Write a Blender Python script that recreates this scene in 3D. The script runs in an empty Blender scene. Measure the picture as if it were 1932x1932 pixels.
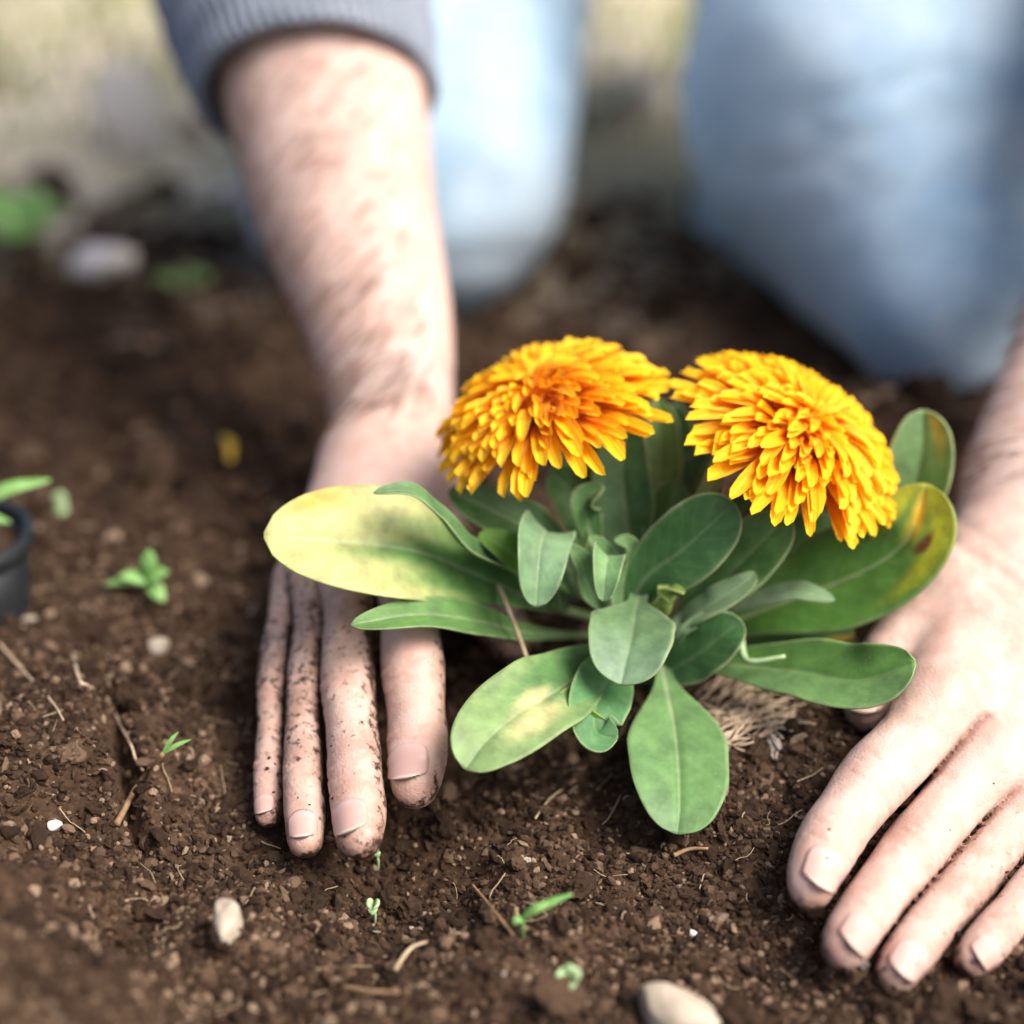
import bpy, bmesh, math
import numpy as np
from mathutils import Vector, Matrix, Quaternion

# ------------------------------------------------------------------ camera, sky, sun, exposure
scene = bpy.context.scene
COL = scene.collection
CAM_H = 0.315
PITCH = math.radians(27.0)
FPX = 3160.0                      # focal length in units of 1/1932 of the frame
cam_d = bpy.data.cameras.new('camera')
cam_d.sensor_width = 36.0
cam_d.lens = 36.0 * FPX / 1932.0
cam_d.clip_start = 0.02
cam_d.clip_end = 500.0
cam_d.dof.use_dof = True
cam_d.dof.focus_distance = 0.500
cam_d.dof.aperture_fstop = 3.0
cam = bpy.data.objects.new('camera', cam_d)
cam.location = (0, 0, CAM_H)
cam.rotation_euler = (math.pi / 2 - PITCH, 0, 0)
COL.objects.link(cam)
scene.camera = cam

SUN_DIR = Vector((0.72, -0.36, 1.02)).normalized()     # towards the sun
SUN_EL = math.asin(SUN_DIR.z)
SUN_AZ = math.atan2(SUN_DIR.x, SUN_DIR.y)
world = bpy.data.worlds.new('World')
scene.world = world
world.use_nodes = True
wn = world.node_tree.nodes
sky = wn.new('ShaderNodeTexSky')
sky.sky_type = 'NISHITA'
sky.sun_disc = False
sky.sun_elevation = SUN_EL
sky.sun_rotation = SUN_AZ
sky.dust_density = 6.0
sky.air_density = 0.8
sky.ozone_density = 0.6
bg = wn['Background']
bg.inputs['Strength'].default_value = 0.14
world.node_tree.links.new(sky.outputs['Color'], bg.inputs['Color'])
sun_d = bpy.data.lights.new('sun', 'SUN')
sun_d.energy = 2.6
sun_d.angle = math.radians(36)
sun_d.color = (1.0, 0.97, 0.935)
sun = bpy.data.objects.new('sun', sun_d)
sun.rotation_euler = SUN_DIR.to_track_quat('Z', 'Y').to_euler()
sun.location = (1, -.5, 2)
COL.objects.link(sun)
vs = scene.view_settings
vs.view_transform = 'Standard'
vs.look = 'None'
vs.exposure = 0.76
vs.gamma = 1.0
vs.use_curve_mapping = False
scene.cycles.use_denoising = True
scene.cycles.max_bounces = 6
scene.cycles.sample_clamp_indirect = 6.0

rng = np.random.default_rng(7)

# ------------------------------------------------------------------ helpers: places
FW = np.array([0, math.cos(PITCH), -math.sin(PITCH)])
UPV = np.array([0, math.sin(PITCH), math.cos(PITCH)])
RT = np.array([1.0, 0, 0])
CAMP = np.array([0, 0, CAM_H])

def at(u, v, d):
    """a point d metres deep, seen at u, v of the photograph (0..1932)"""
    return CAMP + d * (FW + RT * (u - 966) / FPX + UPV * (966 - v) / FPX)

def cdir(r, u, t):
    """direction: r to the right, u up the picture plane, t towards the viewer"""
    n = RT * r + UPV * u - FW * t
    return n / np.linalg.norm(n)

# ------------------------------------------------------------------ helpers: noise and terrain
def vnoise(x, y, seed=0):
    xi = np.floor(x).astype(np.int64); yi = np.floor(y).astype(np.int64)
    fx = x - xi; fy = y - yi
    fx = fx * fx * (3 - 2 * fx); fy = fy * fy * (3 - 2 * fy)
    def h(a, b):
        n = (a * 374761393 + b * 668265263 + seed * 1442695041) & 0x7fffffff
        n = ((n ^ (n >> 13)) * 1274126177) & 0x7fffffff
        n = (n ^ (n >> 16)) & 0xffff
        return n / 65535.0
    a = h(xi, yi); b = h(xi + 1, yi); c = h(xi, yi + 1); d = h(xi + 1, yi + 1)
    return (a + (b - a) * fx) * (1 - fy) + (c + (d - c) * fx) * fy - 0.5

def sstep(a, b, x):
    t = np.clip((x - a) / (b - a), 0, 1)
    return t * t * (3 - 2 * t)

def gauss(x, y, cx, cy, sx, sy):
    return np.exp(-((x - cx) / sx) ** 2 - ((y - cy) / sy) ** 2)

def soil_h(x, y):
    x = np.asarray(x, float); y = np.asarray(y, float)
    near = 1 - sstep(1.2, 3.0, np.hypot(x, y - .4))
    z = .022 * vnoise(x * 9 + 3.1, y * 9, 1) * near
    z = z + .011 * vnoise(x * 28, y * 28, 2) * near + .0065 * vnoise(x * 75, y * 75, 3) * near
    z = z + .0035 * vnoise(x * 190, y * 190, 4) * near
    # loose mound this side of the left hand
    e = ((x + .160) * .73 + (y - .425) * .68)                # signed distance beyond the mound's foot
    z = z + .100 * sstep(.012, -.14, e) * sstep(.14, -.02, x + .02)
    # hollow pressed round the fingers, planting hole, raised root ball
    z = z - .016 * gauss(x, y, -.082, .440, .035, .055)
    z = z - .014 * gauss(x, y, .000, .455, .035, .035)
    z = z - .010 * gauss(x, y, -.045, .395, .030, .030)
    z = z - .008 * gauss(x, y, .105, .37, .05, .05)
    z = z + .012 * gauss(x, y, .070, .455, .035, .030)
    # low bank in front of the knees
    z = z + .020 * gauss(x, y, .13, .665, .13, .05) - .012 * gauss(x, y, .02, .86, .10, .08)
    z = z + .012 * gauss(x, y, -.20, .50, .07, .10)
    # settled crack in the mound
    s = (x + .127) * .93 + (y - .445) * .36 + .007 * vnoise(x * 70, y * 70, 9)
    z = z - .020 * np.exp(-(s / .0032) ** 2) * gauss(x, y, -.122, .432, .03, .034) + .007 * sstep(.003, -.006, s) * gauss(x, y, -.150, .430, .03, .03)
    return z

def on_ground(u, v, lift=0.0):
    D = FW + RT * (u - 966) / FPX + UPV * (966 - v) / FPX
    z = 0.0
    for _ in range(25):
        p = CAMP + D * ((z - CAM_H) / D[2])
        z = .5 * z + .5 * float(soil_h(p[0], p[1]))
    p = CAMP + D * ((z - CAM_H) / D[2])
    return np.array([p[0], p[1], z + lift])

# ------------------------------------------------------------------ helpers: meshes and objects
def mesh_np(name, V, Fc, smooth=True, mat=None):
    V = np.asarray(V, np.float32); Fc = np.asarray(Fc, np.int32)
    me = bpy.data.meshes.new(name)
    n, k = Fc.shape
    me.vertices.add(len(V)); me.vertices.foreach_set('co', V.ravel())
    me.loops.add(n * k); me.loops.foreach_set('vertex_index', Fc.ravel())
    me.polygons.add(n)
    me.polygons.foreach_set('loop_start', np.arange(0, n * k, k, dtype=np.int32))
    me.polygons.foreach_set('loop_total', np.full(n, k, np.int32))
    me.polygons.foreach_set('use_smooth', np.full(n, smooth, bool))
    me.update(calc_edges=True)
    me.validate()
    if mat: me.materials.append(mat)
    return me

def obj(name, me, parent=None, label=None, cat=None, group=None, kind=None):
    o = bpy.data.objects.new(name, me); COL.objects.link(o)
    if parent is not None: o.parent = parent
    if label: o['label'] = label
    if cat: o['category'] = cat
    if group: o['group'] = group
    if kind: o['kind'] = kind
    return o

def thing(name, loc, label, cat, group=None):
    o = obj(name, None, None, label, cat, group)
    o.location = loc
    o.empty_display_size = .01
    return o

def vattr(me, name, data):
    data = np.asarray(data, np.float32)
    if data.ndim == 1:
        a = me.attributes.new(name, 'FLOAT', 'POINT'); a.data.foreach_set('value', data)
    else:
        a = me.attributes.new(name, 'FLOAT_COLOR', 'POINT')
        if data.shape[1] == 3: data = np.c_[data, np.ones(len(data), np.float32)]
        a.data.foreach_set('color', data.ravel())

def spline(P, n):
    """Catmull-Rom through rows of P (any columns), n samples"""
    P = np.asarray(P, float); m = len(P)
    Q = np.vstack([2 * P[0] - P[1], P, 2 * P[-1] - P[-2]])
    t = np.linspace(0, m - 1, n); i = np.minimum(t.astype(int), m - 2); f = (t - i)[:, None]
    a, b, c, d = Q[i], Q[i + 1], Q[i + 2], Q[i + 3]
    return .5 * (2 * b + (c - a) * f + (2 * a - 5 * b + 4 * c - d) * f ** 2 + (3 * b - a - 3 * c + d) * f ** 3)

def unit(a):
    return a / np.maximum(np.linalg.norm(a, axis=-1, keepdims=True), 1e-9)

def tube_np(path, rad, k=8, seed_n=(0.3, 0.1, 1)):
    """tube along path with radii; returns verts, quads (closed ends by collapsing)"""
    path = np.asarray(path, float); n = len(path); rad = np.broadcast_to(rad, (n,)).astype(float)
    T = unit(np.gradient(path, axis=0))
    N = np.asarray(seed_n, float); V = []
    for i in range(n):
        N = N - T[i] * N.dot(T[i]); N = N / np.linalg.norm(N)
        B = np.cross(T[i], N)
        a = np.arange(k) * 2 * math.pi / k
        V.append(path[i] + rad[i] * (np.cos(a)[:, None] * N + np.sin(a)[:, None] * B))
    V = np.vstack(V + [path[:1], path[-1:]])
    Fq = []
    for i in range(n - 1):
        for j in range(k):
            Fq.append((i * k + j, i * k + (j + 1) % k, (i + 1) * k + (j + 1) % k, (i + 1) * k + j))
    Ft = [(n * k, (j + 1) % k, j) for j in range(k)] + [(n * k + 1, (n - 1) * k + j, (n - 1) * k + (j + 1) % k) for j in range(k)]
    return V, Fq + Ft

def tube(name, path, rad, mat, parent=None, k=8, **kw):
    V, Fc = tube_np(path, rad, k)
    me = bpy.data.meshes.new(name); me.from_pydata([tuple(v) for v in V], [], Fc); me.update()
    me.polygons.foreach_set('use_smooth', [True] * len(me.polygons)); me.materials.append(mat)
    if parent is not None and 'local' not in kw:
        me.transform(Matrix.Translation(-parent.location))
    kw.pop('local', None)
    return obj(name, me, parent, **kw)

# ------------------------------------------------------------------ helpers: distance-field modelling (hands, cloth)
class Field:
    def __init__(self, lo, hi, h):
        self.h = h; self.lo = np.asarray(lo, float)
        self.n = np.ceil((np.asarray(hi) - self.lo) / h).astype(int) + 1
        self.F = np.full(self.n, .2, np.float32)
    def box(self, lo, hi):
        a = np.clip(np.floor((lo - self.lo) / self.h).astype(int), 0, self.n)
        b = np.clip(np.ceil((hi - self.lo) / self.h).astype(int) + 1, 0, self.n)
        sl = tuple(slice(a[i], b[i]) for i in range(3))
        g = [(self.lo[i] + self.h * np.arange(a[i], b[i])).astype(np.float32) for i in range(3)]
        return sl, g
    def cone(self, p, q, r1, r2, F=None, k=.0, squash=None):
        """rounded cone p-q blended into F; squash=(dir, factor) flattens it along dir"""
        F = self.F if F is None else F
        p = np.asarray(p, float); q = np.asarray(q, float)
        m = max(r1, r2) + k * 1.5 + 3 * self.h
        sl, g = self.box(np.minimum(p, q) - m, np.maximum(p, q) + m)
        if min(len(a) for a in g) == 0: return
        X = g[0][:, None, None] - np.float32(p[0]); Y = g[1][None, :, None] - np.float32(p[1]); Z = g[2][None, None, :] - np.float32(p[2])
        d = q - p; L2 = max(float(d @ d), 1e-12)
        t = np.clip((X * np.float32(d[0] / L2) + Y * np.float32(d[1] / L2)) + Z * np.float32(d[2] / L2), 0, 1)
        X = X - t * np.float32(d[0]); Y = Y - t * np.float32(d[1]); Z = Z - t * np.float32(d[2])
        s2 = X * X + Y * Y + Z * Z
        if squash is not None:
            n, f = squash
            w = X * np.float32(n[0]) + Y * np.float32(n[1]) + Z * np.float32(n[2])
            s2 = s2 + w * w * np.float32(f * f - 1)
        D = np.sqrt(s2) - (np.float32(r1) + t * np.float32(r2 - r1))
        A = F[sl]
        if k > 0:
            hh = np.clip(.5 + .5 * (A - D) / np.float32(k), 0, 1)
            F[sl] = A + (D - A) * hh - np.float32(k) * hh * (1 - hh)
        else:
            F[sl] = np.minimum(A, D)
    def mesh(self, smooth=2):
        F = self.F; S = F < 0
        nx, ny, nz = F.shape
        c = np.zeros((nx - 1, ny - 1, nz - 1), np.uint8)
        for i in (0, 1):
            for j in (0, 1):
                for k in (0, 1):
                    c += S[i:nx - 1 + i, j:ny - 1 + j, k:nz - 1 + k]
        I, J, K = np.nonzero((c > 0) & (c < 8))
        acc = np.zeros((len(I), 3)); cnt = np.zeros(len(I))
        cor = [(i, j, k) for i in (0, 1) for j in (0, 1) for k in (0, 1)]
        for a in cor:
            for ax in range(3):
                if a[ax]: continue
                b = list(a); b[ax] = 1
                fa = F[I + a[0], J + a[1], K + a[2]]; fb = F[I + b[0], J + b[1], K + b[2]]
                m = (fa < 0) != (fb < 0)
                t = np.where(m, fa / np.where(m, fa - fb, 1), 0)
                for x in range(3):
                    acc[:, x] += np.where(m, a[x] + (t if x == ax else 0), 0)
                cnt += m
        V = acc / cnt[:, None] + np.c_[I, J, K]
        V = self.lo + V * self.h
        idx = np.full(c.shape, -1, np.int32); idx[I, J, K] = np.arange(len(I))
        quads = []
        for ax in range(3):
            o1, o2 = [(1, 2), (2, 0), (0, 1)][ax]
            sa = [slice(1, n - 1) for n in F.shape]; sb = list(sa)
            sa[ax] = slice(0, F.shape[ax] - 1); sb[ax] = slice(1, F.shape[ax])
            A = S[tuple(sa)]; B = S[tuple(sb)]
            e = np.argwhere(A != B)
            off = np.ones(3, int); off[ax] = 0
            e0 = e + off
            ins = S[e0[:, 0], e0[:, 1], e0[:, 2]]
            def cell(d1, d2):
                q = e0.copy(); q[:, o1] -= d1; q[:, o2] -= d2
                return idx[q[:, 0], q[:, 1], q[:, 2]]
            Q = np.stack([cell(1, 1), cell(0, 1), cell(0, 0), cell(1, 0)], 1)
            Q[~ins] = Q[~ins][:, ::-1]
            quads.append(Q)
        Q = np.vstack(quads); Q = Q[(Q >= 0).all(1)]
        E = np.vstack([Q[:, [0, 1]], Q[:, [1, 2]], Q[:, [2, 3]], Q[:, [3, 0]]])
        deg = np.bincount(E[:, 0], minlength=len(V)) + np.bincount(E[:, 1], minlength=len(V))
        for _ in range(smooth):
            N = np.zeros_like(V)
            for x in range(3):
                N[:, x] = np.bincount(E[:, 0], V[E[:, 1], x], len(V)) + np.bincount(E[:, 1], V[E[:, 0], x], len(V))
            V = .4 * V + .6 * N / np.maximum(deg, 1)[:, None]
        return V, Q

# ------------------------------------------------------------------ helpers: materials
class NT:
    def __init__(self, name):
        self.m = bpy.data.materials.new(name); self.m.use_nodes = True
        self.t = self.m.node_tree; self.b = self.t.nodes['Principled BSDF']
        self.out = self.t.nodes['Material Output']
    def n(self, typ, **kw):
        x = self.t.nodes.new('ShaderNode' + typ)
        for k, v in kw.items():
            if k in x.inputs: x.inputs[k].default_value = v
            else: setattr(x, k, v)
        return x
    def l(self, a, b): self.t.links.new(a, b)
    def noise(self, scale, detail=4, rough=.6, coord='Object', vec=None):
        n = self.n('TexNoise', Scale=scale, Detail=detail, Roughness=rough)
        if vec is None:
            tc = self.n('TexCoord'); vec = tc.outputs[coord]
        self.l(vec, n.inputs['Vector']); return n.outputs['Fac']
    def ramp(self, fac, stops):
        r = self.n('ValToRGB'); e = r.color_ramp.elements
        while len(e) < len(stops): e.new(.5)
        for i, (p, c) in enumerate(stops):
            e[i].position = p; e[i].color = (*c, 1) if len(c) == 3 else c
        self.l(fac, r.inputs['Fac']); return r.outputs['Color']
    def mix(self, fac, a, b, mode='MIX'):
        m = self.n('Mix', data_type='RGBA', blend_type=mode)
        for s, v in ((0, fac), (6, a), (7, b)):
            if hasattr(v, 'is_linked'): self.l(v, m.inputs[s])
            else: m.inputs[s].default_value = v if s == 0 else (*v, 1)
        return m.outputs[2]
    def math(self, op, a, b=None, c=None):
        m = self.n('Math', operation=op)
        for i, v in enumerate((a, b, c)):
            if v is None: continue
            if hasattr(v, 'is_linked'): self.l(v, m.inputs[i])
            else: m.inputs[i].default_value = v
        return m.outputs[0]
    def attr(self, name, out='Color'):
        a = self.n('Attribute'); a.attribute_name = name; return a.outputs[out]
    def bump(self, h, strength=.3, dist=.001, normal=None):
        b = self.n('Bump', Strength=strength, Distance=dist); self.l(h, b.inputs['Height'])
        if normal is not None: self.l(normal, b.inputs['Normal'])
        return b.outputs['Normal']
    def set(self, **kw):
        for k, v in kw.items():
            k = k.replace('_', ' ')
            if hasattr(v, 'is_linked'): self.l(v, self.b.inputs[k])
            else:
                self.b.inputs[k].default_value = (*v, 1) if isinstance(v, tuple) and len(v) == 3 and 'Radius' not in k else v
        return self

def soil_material(crumb):
    m = NT('soil_crumb' if crumb else 'soil')
    n1 = m.noise(26, 5); n2 = m.noise(420, 4, .7)
    c = m.ramp(n1, [(.3, (.026, .0145, .0085)), (.55, (.052, .030, .0175)), (.75, (.095, .058, .035))])
    c = m.mix(.55, c, m.ramp(n2, [(.32, (.02, .011, .0065)), (.55, (.070, .040, .023)), (.74, (.19, .125, .078))]))
    if crumb:
        t = m.attr('tint', 'Fac')
        c2 = m.ramp(t, [(0, (.014, .0085, .0055)), (.45, (.046, .027, .016)), (.8, (.160, .102, .064)), (.97, (.34, .24, .16)), (1, (.5, .43, .36))])
        c = m.mix(.72, c, c2)
    else:
        # beyond the dug bed the ground is dry, with straw and thin turf
        pos = m.n('NewGeometry').outputs['Position']
        sx = m.n('SeparateXYZ'); m.l(pos, sx.inputs[0])
        far = m.n('MapRange'); far.inputs[1].default_value = 1.02; far.inputs[2].default_value = 1.32
        m.l(m.math('ADD', sx.outputs['Y'], m.math('MULTIPLY', m.noise(7, 3), .35)), far.inputs[0])
        dry = m.ramp(m.noise(9, 5), [(.30, (.22, .26, .10)), (.44, (.50, .44, .31)), (.62, (.72, .64, .51))])
        c = m.mix(far.outputs[0], c, dry)
    m.set(Base_Color=c, Roughness=.95, Normal=m.bump(m.noise(900, 5, .75), .6, .0012))
    m.b.inputs['Specular IOR Level'].default_value = .15
    return m.m

M_SOIL = soil_material(False)
M_CRUMB = soil_material(True)

def skin_material():
    m = NT('skin')
    n = m.noise(38, 4); fine = m.noise(600, 3)
    c = m.ramp(n, [(.3, (.51, .335, .268)), (.5, (.575, .405, .338)), (.7, (.62, .455, .390))])
    c = m.mix(m.attr('red', 'Fac'), c, (.60, .27, .21))  # knuckle redness, and shade painted into the finger creases
    c = m.mix(m.math('MULTIPLY', fine, .22), c, (.44, .22, .15))
    c = m.mix(.35, c, m.ramp(m.noise(120, 3), [(.35, (.50, .26, .20)), (.5, (.575, .40, .33)), (.68, (.66, .53, .46))]))
    d = m.attr('dirt_shade', 'Fac')
    dn = m.noise(330, 5, .7)
    mask = m.math('SMOOTH_MIN', m.math('MAXIMUM', m.math('MULTIPLY', m.math('SUBTRACT', m.math('ADD', dn, m.math('MULTIPLY', d, .385)), .74), 9), 0), 1, .05)
    film = m.math('MULTIPLY', m.math('MULTIPLY', d, m.noise(90, 4)), .95)
    c = m.mix(film, c, (.20, .115, .07))
    bl = m.n('Clamp'); m.l(m.math('MULTIPLY', m.math('SUBTRACT', m.noise(70, 5, .65), .47), 6), bl.inputs[0])
    c = m.mix(m.math('MULTIPLY', m.math('MULTIPLY', bl.outputs[0], d), .8), c, (.17, .095, .055))
    c = m.mix(mask, c, (.040, .022, .013))
    m.set(Base_Color=c, Roughness=.52, Subsurface_Weight=.13, Subsurface_Scale=.004)
    m.b.inputs['Subsurface Radius'].default_value = (1, .35, .2)
    tc = m.n('TexCoord'); mp = m.n('Mapping'); mp.inputs['Scale'].default_value = (1, 1, 1)
    m.l(tc.outputs['Object'], mp.inputs['Vector'])
    v = m.n('TexVoronoi', Scale=750); v.feature = 'DISTANCE_TO_EDGE'; m.l(mp.outputs[0], v.inputs['Vector'])
    nb = m.bump(v.outputs['Distance'], .35, .0006)
    nb = m.bump(m.noise(240, 5, .65), .38, .0010, nb)
    m.l(nb, m.b.inputs['Normal'])
    m.b.inputs['Specular IOR Level'].default_value = .35
    return m.m
M_SKIN = skin_material()

def nail_material():
    m = NT('fingernail')
    uv = m.n('UVMap'); s = m.n('SeparateXYZ'); m.l(uv.outputs[0], s.inputs[0])
    c = m.ramp(s.outputs['Y'], [(0, (.46, .27, .225)), (.14, (.54, .37, .335)), (.34, (.50, .315, .27)), (.87, (.49, .305, .26)), (.905, (.58, .46, .39)), (.945, (.54, .43, .35)), (.975, (.06, .035, .02))])
    c = m.mix(m.math('MULTIPLY', m.noise(150, 4), .25), c, (.55, .36, .28))
    m.set(Base_Color=c, Roughness=.40, Subsurface_Weight=.15, Subsurface_Scale=.002, Normal=m.bump(m.noise(500, 3), .08, .0005))
    return m.m
M_NAIL = nail_material()

def leaf_material():
    m = NT('leaf')
    col = m.attr('col')
    uv = m.n('UVMap'); s = m.n('SeparateXYZ'); m.l(uv.outputs[0], s.inputs[0])
    at_ = m.math('ABSOLUTE', m.math('SUBTRACT', m.math('MULTIPLY', s.outputs['X'], 2), 1))
    ph = m.math('SUBTRACT', m.math('MULTIPLY', s.outputs['Y'], 9.5), m.math('MULTIPLY', at_, 2.2))
    ph = m.math('ADD', ph, m.math('MULTIPLY', m.noise(160, 2), .8))
    vein = m.math('POWER', m.math('ABSOLUTE', m.math('COSINE', m.math('MULTIPLY', ph, math.pi))), 14)
    n = m.noise(140, 4)
    c = m.mix(.7, col, m.ramp(n, [(.3, (.55, .55, .55)), (.7, (1.25, 1.25, 1.2))]), 'MULTIPLY')
    c = m.mix(m.math('MULTIPLY', vein, .06), c, (.36, .46, .24))
    sp = m.noise(900, 2)
    c = m.mix(m.math('MULTIPLY', m.math('GREATER_THAN', sp, .70), .25), c, (.45, .52, .32))
    nb = m.bump(vein, .10, .0003); nb = m.bump(m.noise(700, 3), .15, .0003, nb); nb = m.bump(m.noise(75, 3), .35, .0014, nb)
    m.set(Base_Color=c, Roughness=.50, Sheen_Weight=.12, Sheen_Roughness=.5, Normal=nb)
    m.b.inputs['Specular IOR Level'].default_value = .42
    tr = m.n('BsdfTranslucent'); m.l(m.mix(1.0, c, (1.5, 1.35, .55), 'MULTIPLY'), tr.inputs['Color']); m.l(nb, tr.inputs['Normal'])
    mx = m.n('MixShader'); mx.inputs[0].default_value = .30
    m.l(m.b.outputs[0], mx.inputs[1]); m.l(tr.outputs[0], mx.inputs[2]); m.l(mx.outputs[0], m.out.inputs['Surface'])
    return m.m
M_LEAF = leaf_material()

def petal_material():
    m = NT('petal')
    uv = m.n('UVMap'); s = m.n('SeparateXYZ'); m.l(uv.outputs[0], s.inputs[0])
    rnd = m.n('ObjectInfo').outputs['Random']
    c = m.ramp(s.outputs['Y'], [(0, (.80, .12, .0)), (.5, (.92, .30, .002)), (.85, (.97, .50, .006)), (1, (.98, .60, .012))])
    c = m.mix(m.math('MULTIPLY', rnd, .35), c, (.97, .60, .012))
    st = m.math('ABSOLUTE', m.math('SINE', m.math('MULTIPLY', s.outputs['X'], 12.0)))
    m.set(Base_Color=c, Roughness=.55, Sheen_Weight=.1, Normal=m.bump(st, .35, .0004))
    m.b.inputs['Specular IOR Level'].default_value = .25
    tr = m.n('BsdfTranslucent'); m.l(m.mix(1.0, c, (1.05, 1.0, .8), 'MULTIPLY'), tr.inputs['Color'])
    mx = m.n('MixShader'); mx.inputs[0].default_value = .35
    m.l(m.b.outputs[0], mx.inputs[1]); m.l(tr.outputs[0], mx.inputs[2]); m.l(mx.outputs[0], m.out.inputs['Surface'])
    return m.m
M_PETAL = petal_material()

def simple(name, c1, c2, scale, rough=.7, bump=.2, bscale=None, bdist=.001, spec=.4):
    m = NT(name)
    m.set(Base_Color=m.ramp(m.noise(scale, 5), [(.32, c1), (.68, c2)]), Roughness=rough,
          Normal=m.bump(m.noise(bscale or scale * 4, 5, .7), bump, bdist))
    m.b.inputs['Specular IOR Level'].default_value = spec
    return m.m
M_STEM = simple('green_stem', (.12, .20, .06), (.24, .33, .12), 90)
M_ROOT = simple('pale_root', (.30, .21, .13), (.55, .43, .30), 200)
M_TWIG = simple('dry_twig', (.16, .09, .045), (.36, .23, .12), 150)
M_STRAW = simple('straw', (.28, .20, .11), (.50, .40, .25), 150)
M_STONE = simple('pale_stone', (.30, .24, .175), (.50, .43, .34), 70, .85, .5, 240, .0015, .25)
M_WHITE = simple('white_chip', (.62, .55, .48), (.78, .72, .66), 200, .6)
M_SPROUT = simple('sprout', (.10, .24, .05), (.24, .42, .13), 120, .5)
M_PALE = simple('pale_sprout', (.25, .38, .17), (.42, .55, .30), 120, .5)
M_POT = simple('black_plastic', (.008, .010, .012), (.018, .020, .022), 60, .38, .1)
M_YELLOW = simple('fallen_petal', (.50, .30, .02), (.68, .46, .05), 90, .6)
M_HAIR = simple('arm_hair', (.06, .028, .012), (.12, .06, .028), 60, .5)
M_GRASS = simple('turf', (.07, .13, .035), (.20, .24, .09), 14, .7)

def denim_material():
    m = NT('washed_denim')
    n = m.noise(11, 5, .6)
    c = m.ramp(n, [(.28, (.16, .29, .43)), (.45, (.34, .48, .60)), (.62, (.50, .62, .71))])
    c = m.mix(.25, c, m.ramp(m.noise(160, 3), [(.4, (.24, .36, .48)), (.6, (.50, .60, .68))]))
    w = m.n('TexWave', Scale=260); w.wave_type = 'BANDS'; w.bands_direction = 'DIAGONAL'
    tc = m.n('TexCoord'); m.l(tc.outputs['Object'], w.inputs['Vector'])
    m.set(Base_Color=c, Roughness=.9, Sheen_Weight=.2, Normal=m.bump(w.outputs['Fac'], .25, .0008))
    m.b.inputs['Specular IOR Level'].default_value = .15
    return m.m
M_DENIM = denim_material()
M_KNIT = simple('grey_knit', (.17, .195, .235), (.26, .29, .335), 40, .95, .4, 700, .001, .1)
M_HEADHAIR = simple('dark_hair', (.02, .012, .008), (.05, .03, .018), 60)

# ------------------------------------------------------------------ ground: one sheet, fine in the bed, reaching the horizon
def graded(c, half, step, n_fine, grow, far):
    a = [0.0]; s = step
    while a[-1] < far:
        if a[-1] > half: s *= grow
        a.append(a[-1] + s)
    return np.array(a)
gx = graded(0, .26, .0021, 0, 1.075, 150)
gx = np.concatenate([-gx[:0:-1], gx])
gyf = graded(0, .36, .0021, 0, 1.075, 200) + .26
gyb = .26 - graded(0, .0, .004, 0, 1.12, 150)[:0:-1]
gy = np.concatenate([gyb, gyf])
GX, GY = np.meshgrid(gx, gy, indexing='ij')
GZ = soil_h(GX, GY)
nx, ny = GX.shape
ii = np.arange(nx * ny).reshape(nx, ny)
Q = np.stack([ii[:-1, :-1], ii[1:, :-1], ii[1:, 1:], ii[:-1, 1:]], -1).reshape(-1, 4)
soil = obj('ground', mesh_np('ground', np.c_[GX.ravel(), GY.ravel(), GZ.ravel()], Q, True, M_SOIL), kind='structure',
           label='dark brown dug soil of the garden bed', cat='soil')

# loose crumbs: tens of thousands of small clods, joined
def ico(sub):
    bm = bmesh.new(); bmesh.ops.create_icosphere(bm, subdivisions=sub, radius=1)
    bm.verts.ensure_lookup_table()
    V = np.array([v.co[:] for v in bm.verts]); Fc = np.array([[v.index for v in f.verts] for f in bm.faces]); bm.free()
    return V, Fc
ICO = {s: ico(s) for s in (1, 2, 3, 4)}

def rand_rot(n):
    q = unit(rng.normal(size=(n, 4)))
    w, x, y, z = q.T
    return np.stack([np.stack([1 - 2 * (y * y + z * z), 2 * (x * y - z * w), 2 * (x * z + y * w)], -1),
                     np.stack([2 * (x * y + z * w), 1 - 2 * (x * x + z * z), 2 * (y * z - x * w)], -1),
                     np.stack([2 * (x * z - y * w), 2 * (y * z + x * w), 1 - 2 * (x * x + y * y)], -1)], 1)

def clods(C, R, sub, tint, aniso=.62, jit=.36, variants=24):
    B, Fc = ICO[sub]; n = len(C)
    var = []
    for k in range(variants):
        W = rng.normal(size=(5, 3)) * 2.2
        amp = sum(np.sin(B @ W[i] + rng.uniform(0, 6)) for i in range(5)) / 5
        var.append(B * (1 + jit * 1.4 * amp + rng.normal(size=len(B)) * jit * .35)[:, None])
    var = np.array(var)
    X = var[rng.integers(0, variants, n)]
    X = X * (1 + rng.uniform(-aniso, aniso, (n, 1, 3))) * R[:, None, None]
    X = np.einsum('nij,nvj->nvi', rand_rot(n), X)
    X[:, :, 2] *= .85
    V = X + C[:, None, :]
    Fa = Fc[None] + (np.arange(n) * len(B))[:, None, None]
    return V.reshape(-1, 3), Fa.reshape(-1, 3), np.repeat(tint, len(B))

def scatter(n, y0, y1, r0, r1, power=2.2, margin=.03):
    """clod places over the part of the bed that the photograph shows"""
    y = rng.uniform(y0, y1, n)
    x = rng.uniform(-1, 1, n) * ((y * .92 + .06) * .335 + margin)
    r = r0 + (r1 - r0) * rng.random(n) ** power
    return x, y, r

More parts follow.
